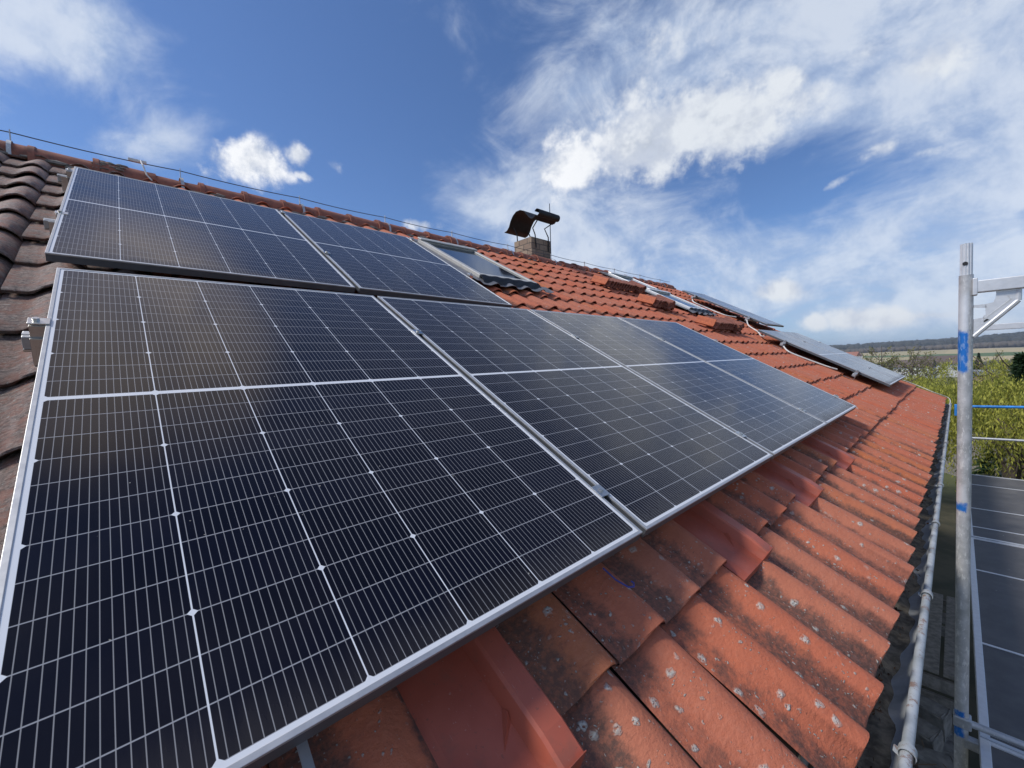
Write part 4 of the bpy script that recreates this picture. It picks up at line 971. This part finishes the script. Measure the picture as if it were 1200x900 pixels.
conifer(*at(1199, 15.5) if False else at(1200, 19), 3.9, 'dark bush of needles beside the neighbouring tiled roof')

# ------------------------------------------------------------------ buildings in the valley
M_WHITE = mat('white_render', col=(0.72, 0.71, 0.68), rough=0.9, var=0.05); M_ROOFD = mat('dark_far_roof', col=(0.13, 0.10, 0.09), rough=0.85, var=0.2, scale=4); M_ROOFR = mat('red_far_roof', col=(0.30, 0.13, 0.09), rough=0.85, var=0.2, scale=4)
M_PANE = mat('dark_pane', col=(0.04, 0.045, 0.05), rough=0.15)
def farhouse(px, D, W, L, H, rh, label, rm, rot=0.0, wm=None, flat=False, zoff=0.0, name='farmhouse'):
    x, y = at(px, D); gz = float(ground_h(D, azel(px, 410))) + zoff
    t = thing(name, label, 'house' if not flat else 'building', Matrix.Translation((x, y, gz)) @ Matrix.Rotation(rot, 4, 'Z'), None)
    wall = MB().box((-W / 2, -L / 2, -1.5), (W / 2, L / 2, H)).build('wall', wm or M_WHITE, t)
    if flat: MB().box((-W / 2 - .15, -L / 2 - .15, H + .002), (W / 2 + .15, L / 2 + .15, H + .25)).build('roof', rm, t)
    else:
        MB().prism([(-L / 2 - .4, H - .05), (L / 2 + .4, H - .05), (0, H + rh)], -W / 2 - .3, W / 2 + .3, (Vector((0, 1, 0)), Vector((0, 0, 1)), Vector((1, 0, 0)))).build('roof', rm, t)
    for k in range(max(2, int(W / 3))):
        xx = -W / 2 + W * (k + .5) / max(2, int(W / 3)); MB().box((xx - .5, -L / 2 - .05, H * .35), (xx + .5, -L / 2 + .05, H * .35 + 1.1)).build('window', M_PANE, t)
farhouse(1097, 235, 12, 8, 3.6, 3.2, 'white farmhouse with dark roof left of the scaffold post', M_ROOFD, 0.2, zoff=5.0)
farhouse(1072, 215, 10, 7, 2.8, 2.6, 'low white house with dark roof between the bare trees', M_ROOFD, -0.2, zoff=5.0)
farhouse(1046, 190, 6, 4, 2.2, 1.0, 'small white shed beyond the far roof corner', M_ROOFD, 0.3, zoff=0.9)
farhouse(992, 900, 16, 11, 6, 7, 'far house with red roof at the left of the village', M_ROOFR, 0.3, zoff=3)
farhouse(999, 880, 18, 11, 6.5, 7, 'far house with red roof in the middle of the village', M_ROOFR, -0.4, zoff=3)
farhouse(1005, 910, 13, 10, 6, 4, 'far white house at the right of the village', M_ROOFD, 0.1, zoff=3)
farhouse(1184, 46, 3.4, 3.0, 2.0, 0, 'grey box building with flat roof right of the scaffold post', mat('grey_roof', col=(0.25, 0.26, 0.27)), 0.2, mat('grey_cladding', col=(0.30, 0.31, 0.33)), True, zoff=1.95, name='box_building')
# neighbour's tiled roof peeping through the willows
x, y = at(1200, 20.5)
sh = thing('shed', 'dark tiled shed roof half hidden by the willows at the right edge', 'shed', Matrix.Translation((x, y, GZ - 0.9)) @ Matrix.Rotation(0.5, 4, 'Z'))
MB().box((-1.4, -1.8, -0.5), (1.4, 1.8, 2.6)).build('wall', M_WOOD, sh)
rf = MB(); 
for sg in (1, -1):
    rf.thick([[(sg * (0.0 + 1.7 * s), yy, 3.75 - 1.15 * s + 0.03 * math.sin(yy * 25)) for yy in np.linspace(-2.0, 2.0, 90)] for s in np.linspace(0, 1, 5)], (0, 0, -0.06))
rf.build('roof', mat('brown_shed_tiles', col=(0.17, 0.125, 0.095), rough=0.9, var=0.4, scale=8, bump=0.5), sh, True)

# ------------------------------------------------------------------ far woods and hedges
def wood(name, n, azr, rr, hr, c1, c2, wr=(6, 14), gap=None):
    a = np.radians(rng.uniform(*azr, n)); r = rng.uniform(*rr, n)
    z = ground_h(r, a); H = rng.uniform(*hr, n); w = rng.uniform(*wr, n) * .5
    x = CP.x + r * np.sin(a); y = CP.y + r * np.cos(a)
    bm = bmesh.new(); bmesh.ops.create_icosphere(bm, subdivisions=2, radius=1.0); bv = np.array([v.co[:] for v in bm.verts]); bf = np.array([[v.index for v in f.verts] for f in bm.faces]); bm.free()
    V = []; Q = []
    for i in range(n):
        j = bv * (1 + rng.normal(0, .10, (len(bv), 1))); j[:, 2] = j[:, 2] * .5 + .45; V.append(j * np.array([w[i], w[i], H[i]]) + np.array([x[i], y[i], z[i]])); Q.append(bf + i * len(bv))
    def fn(nt, b, P):
        g = nt.node('ShaderNodeNewGeometry'); r_ = X(nt, g.outputs['Random Per Island']); nt.put(b.inputs['Base Color'], nt.mix(nt.m('MINIMUM', r_ * 0.7 + nt.noise(P, 0.03, 3) * 0.5, 1.0), c1, c2))
    return tag(raw_mesh(name, np.concatenate(V), np.concatenate(Q), mat(name + '_leaves', fn, rough=0.95)), kind='stuff')
wood('forest', 3000, (-14, 7), (1750, 2600), (13, 30), (0.010, 0.020, 0.016), (0.060, 0.060, 0.045), (14, 26))
wood('forest_edge', 700, (-9, 7), (1560, 1760), (9, 15), (0.07, 0.06, 0.045), (0.12, 0.10, 0.075), (9, 18))
wood('hedges', 170, (-11, 6), (560, 620), (3, 7), (0.05, 0.06, 0.035), (0.12, 0.12, 0.06), (5, 12))
wood('valley_bushes', 900, (-14, 6), (60, 520), (1.4, 3.6), (0.07, 0.085, 0.035), (0.17, 0.17, 0.07), (2.2, 6))

# ------------------------------------------------------------------ haze
HZ = 12500.0
hb = MB().box((CP.x - HZ, CP.y - HZ, -70), (CP.x + HZ, CP.y + HZ, 62)); 
hm = bpy.data.materials.new('haze_air'); hm.use_nodes = True; ht = hm.node_tree; ht.nodes.remove(ht.nodes['Principled BSDF'])
pv = ht.nodes.new('ShaderNodeVolumePrincipled'); pv.inputs['Color'].default_value = (0.80, 0.88, 1.0, 1); pv.inputs['Density'].default_value = 0.00016; pv.inputs['Anisotropy'].default_value = 0.2
ht.links.new(pv.outputs[0], ht.nodes['Material Output'].inputs['Volume'])
tag(hb.build('haze', hm), kind='stuff')
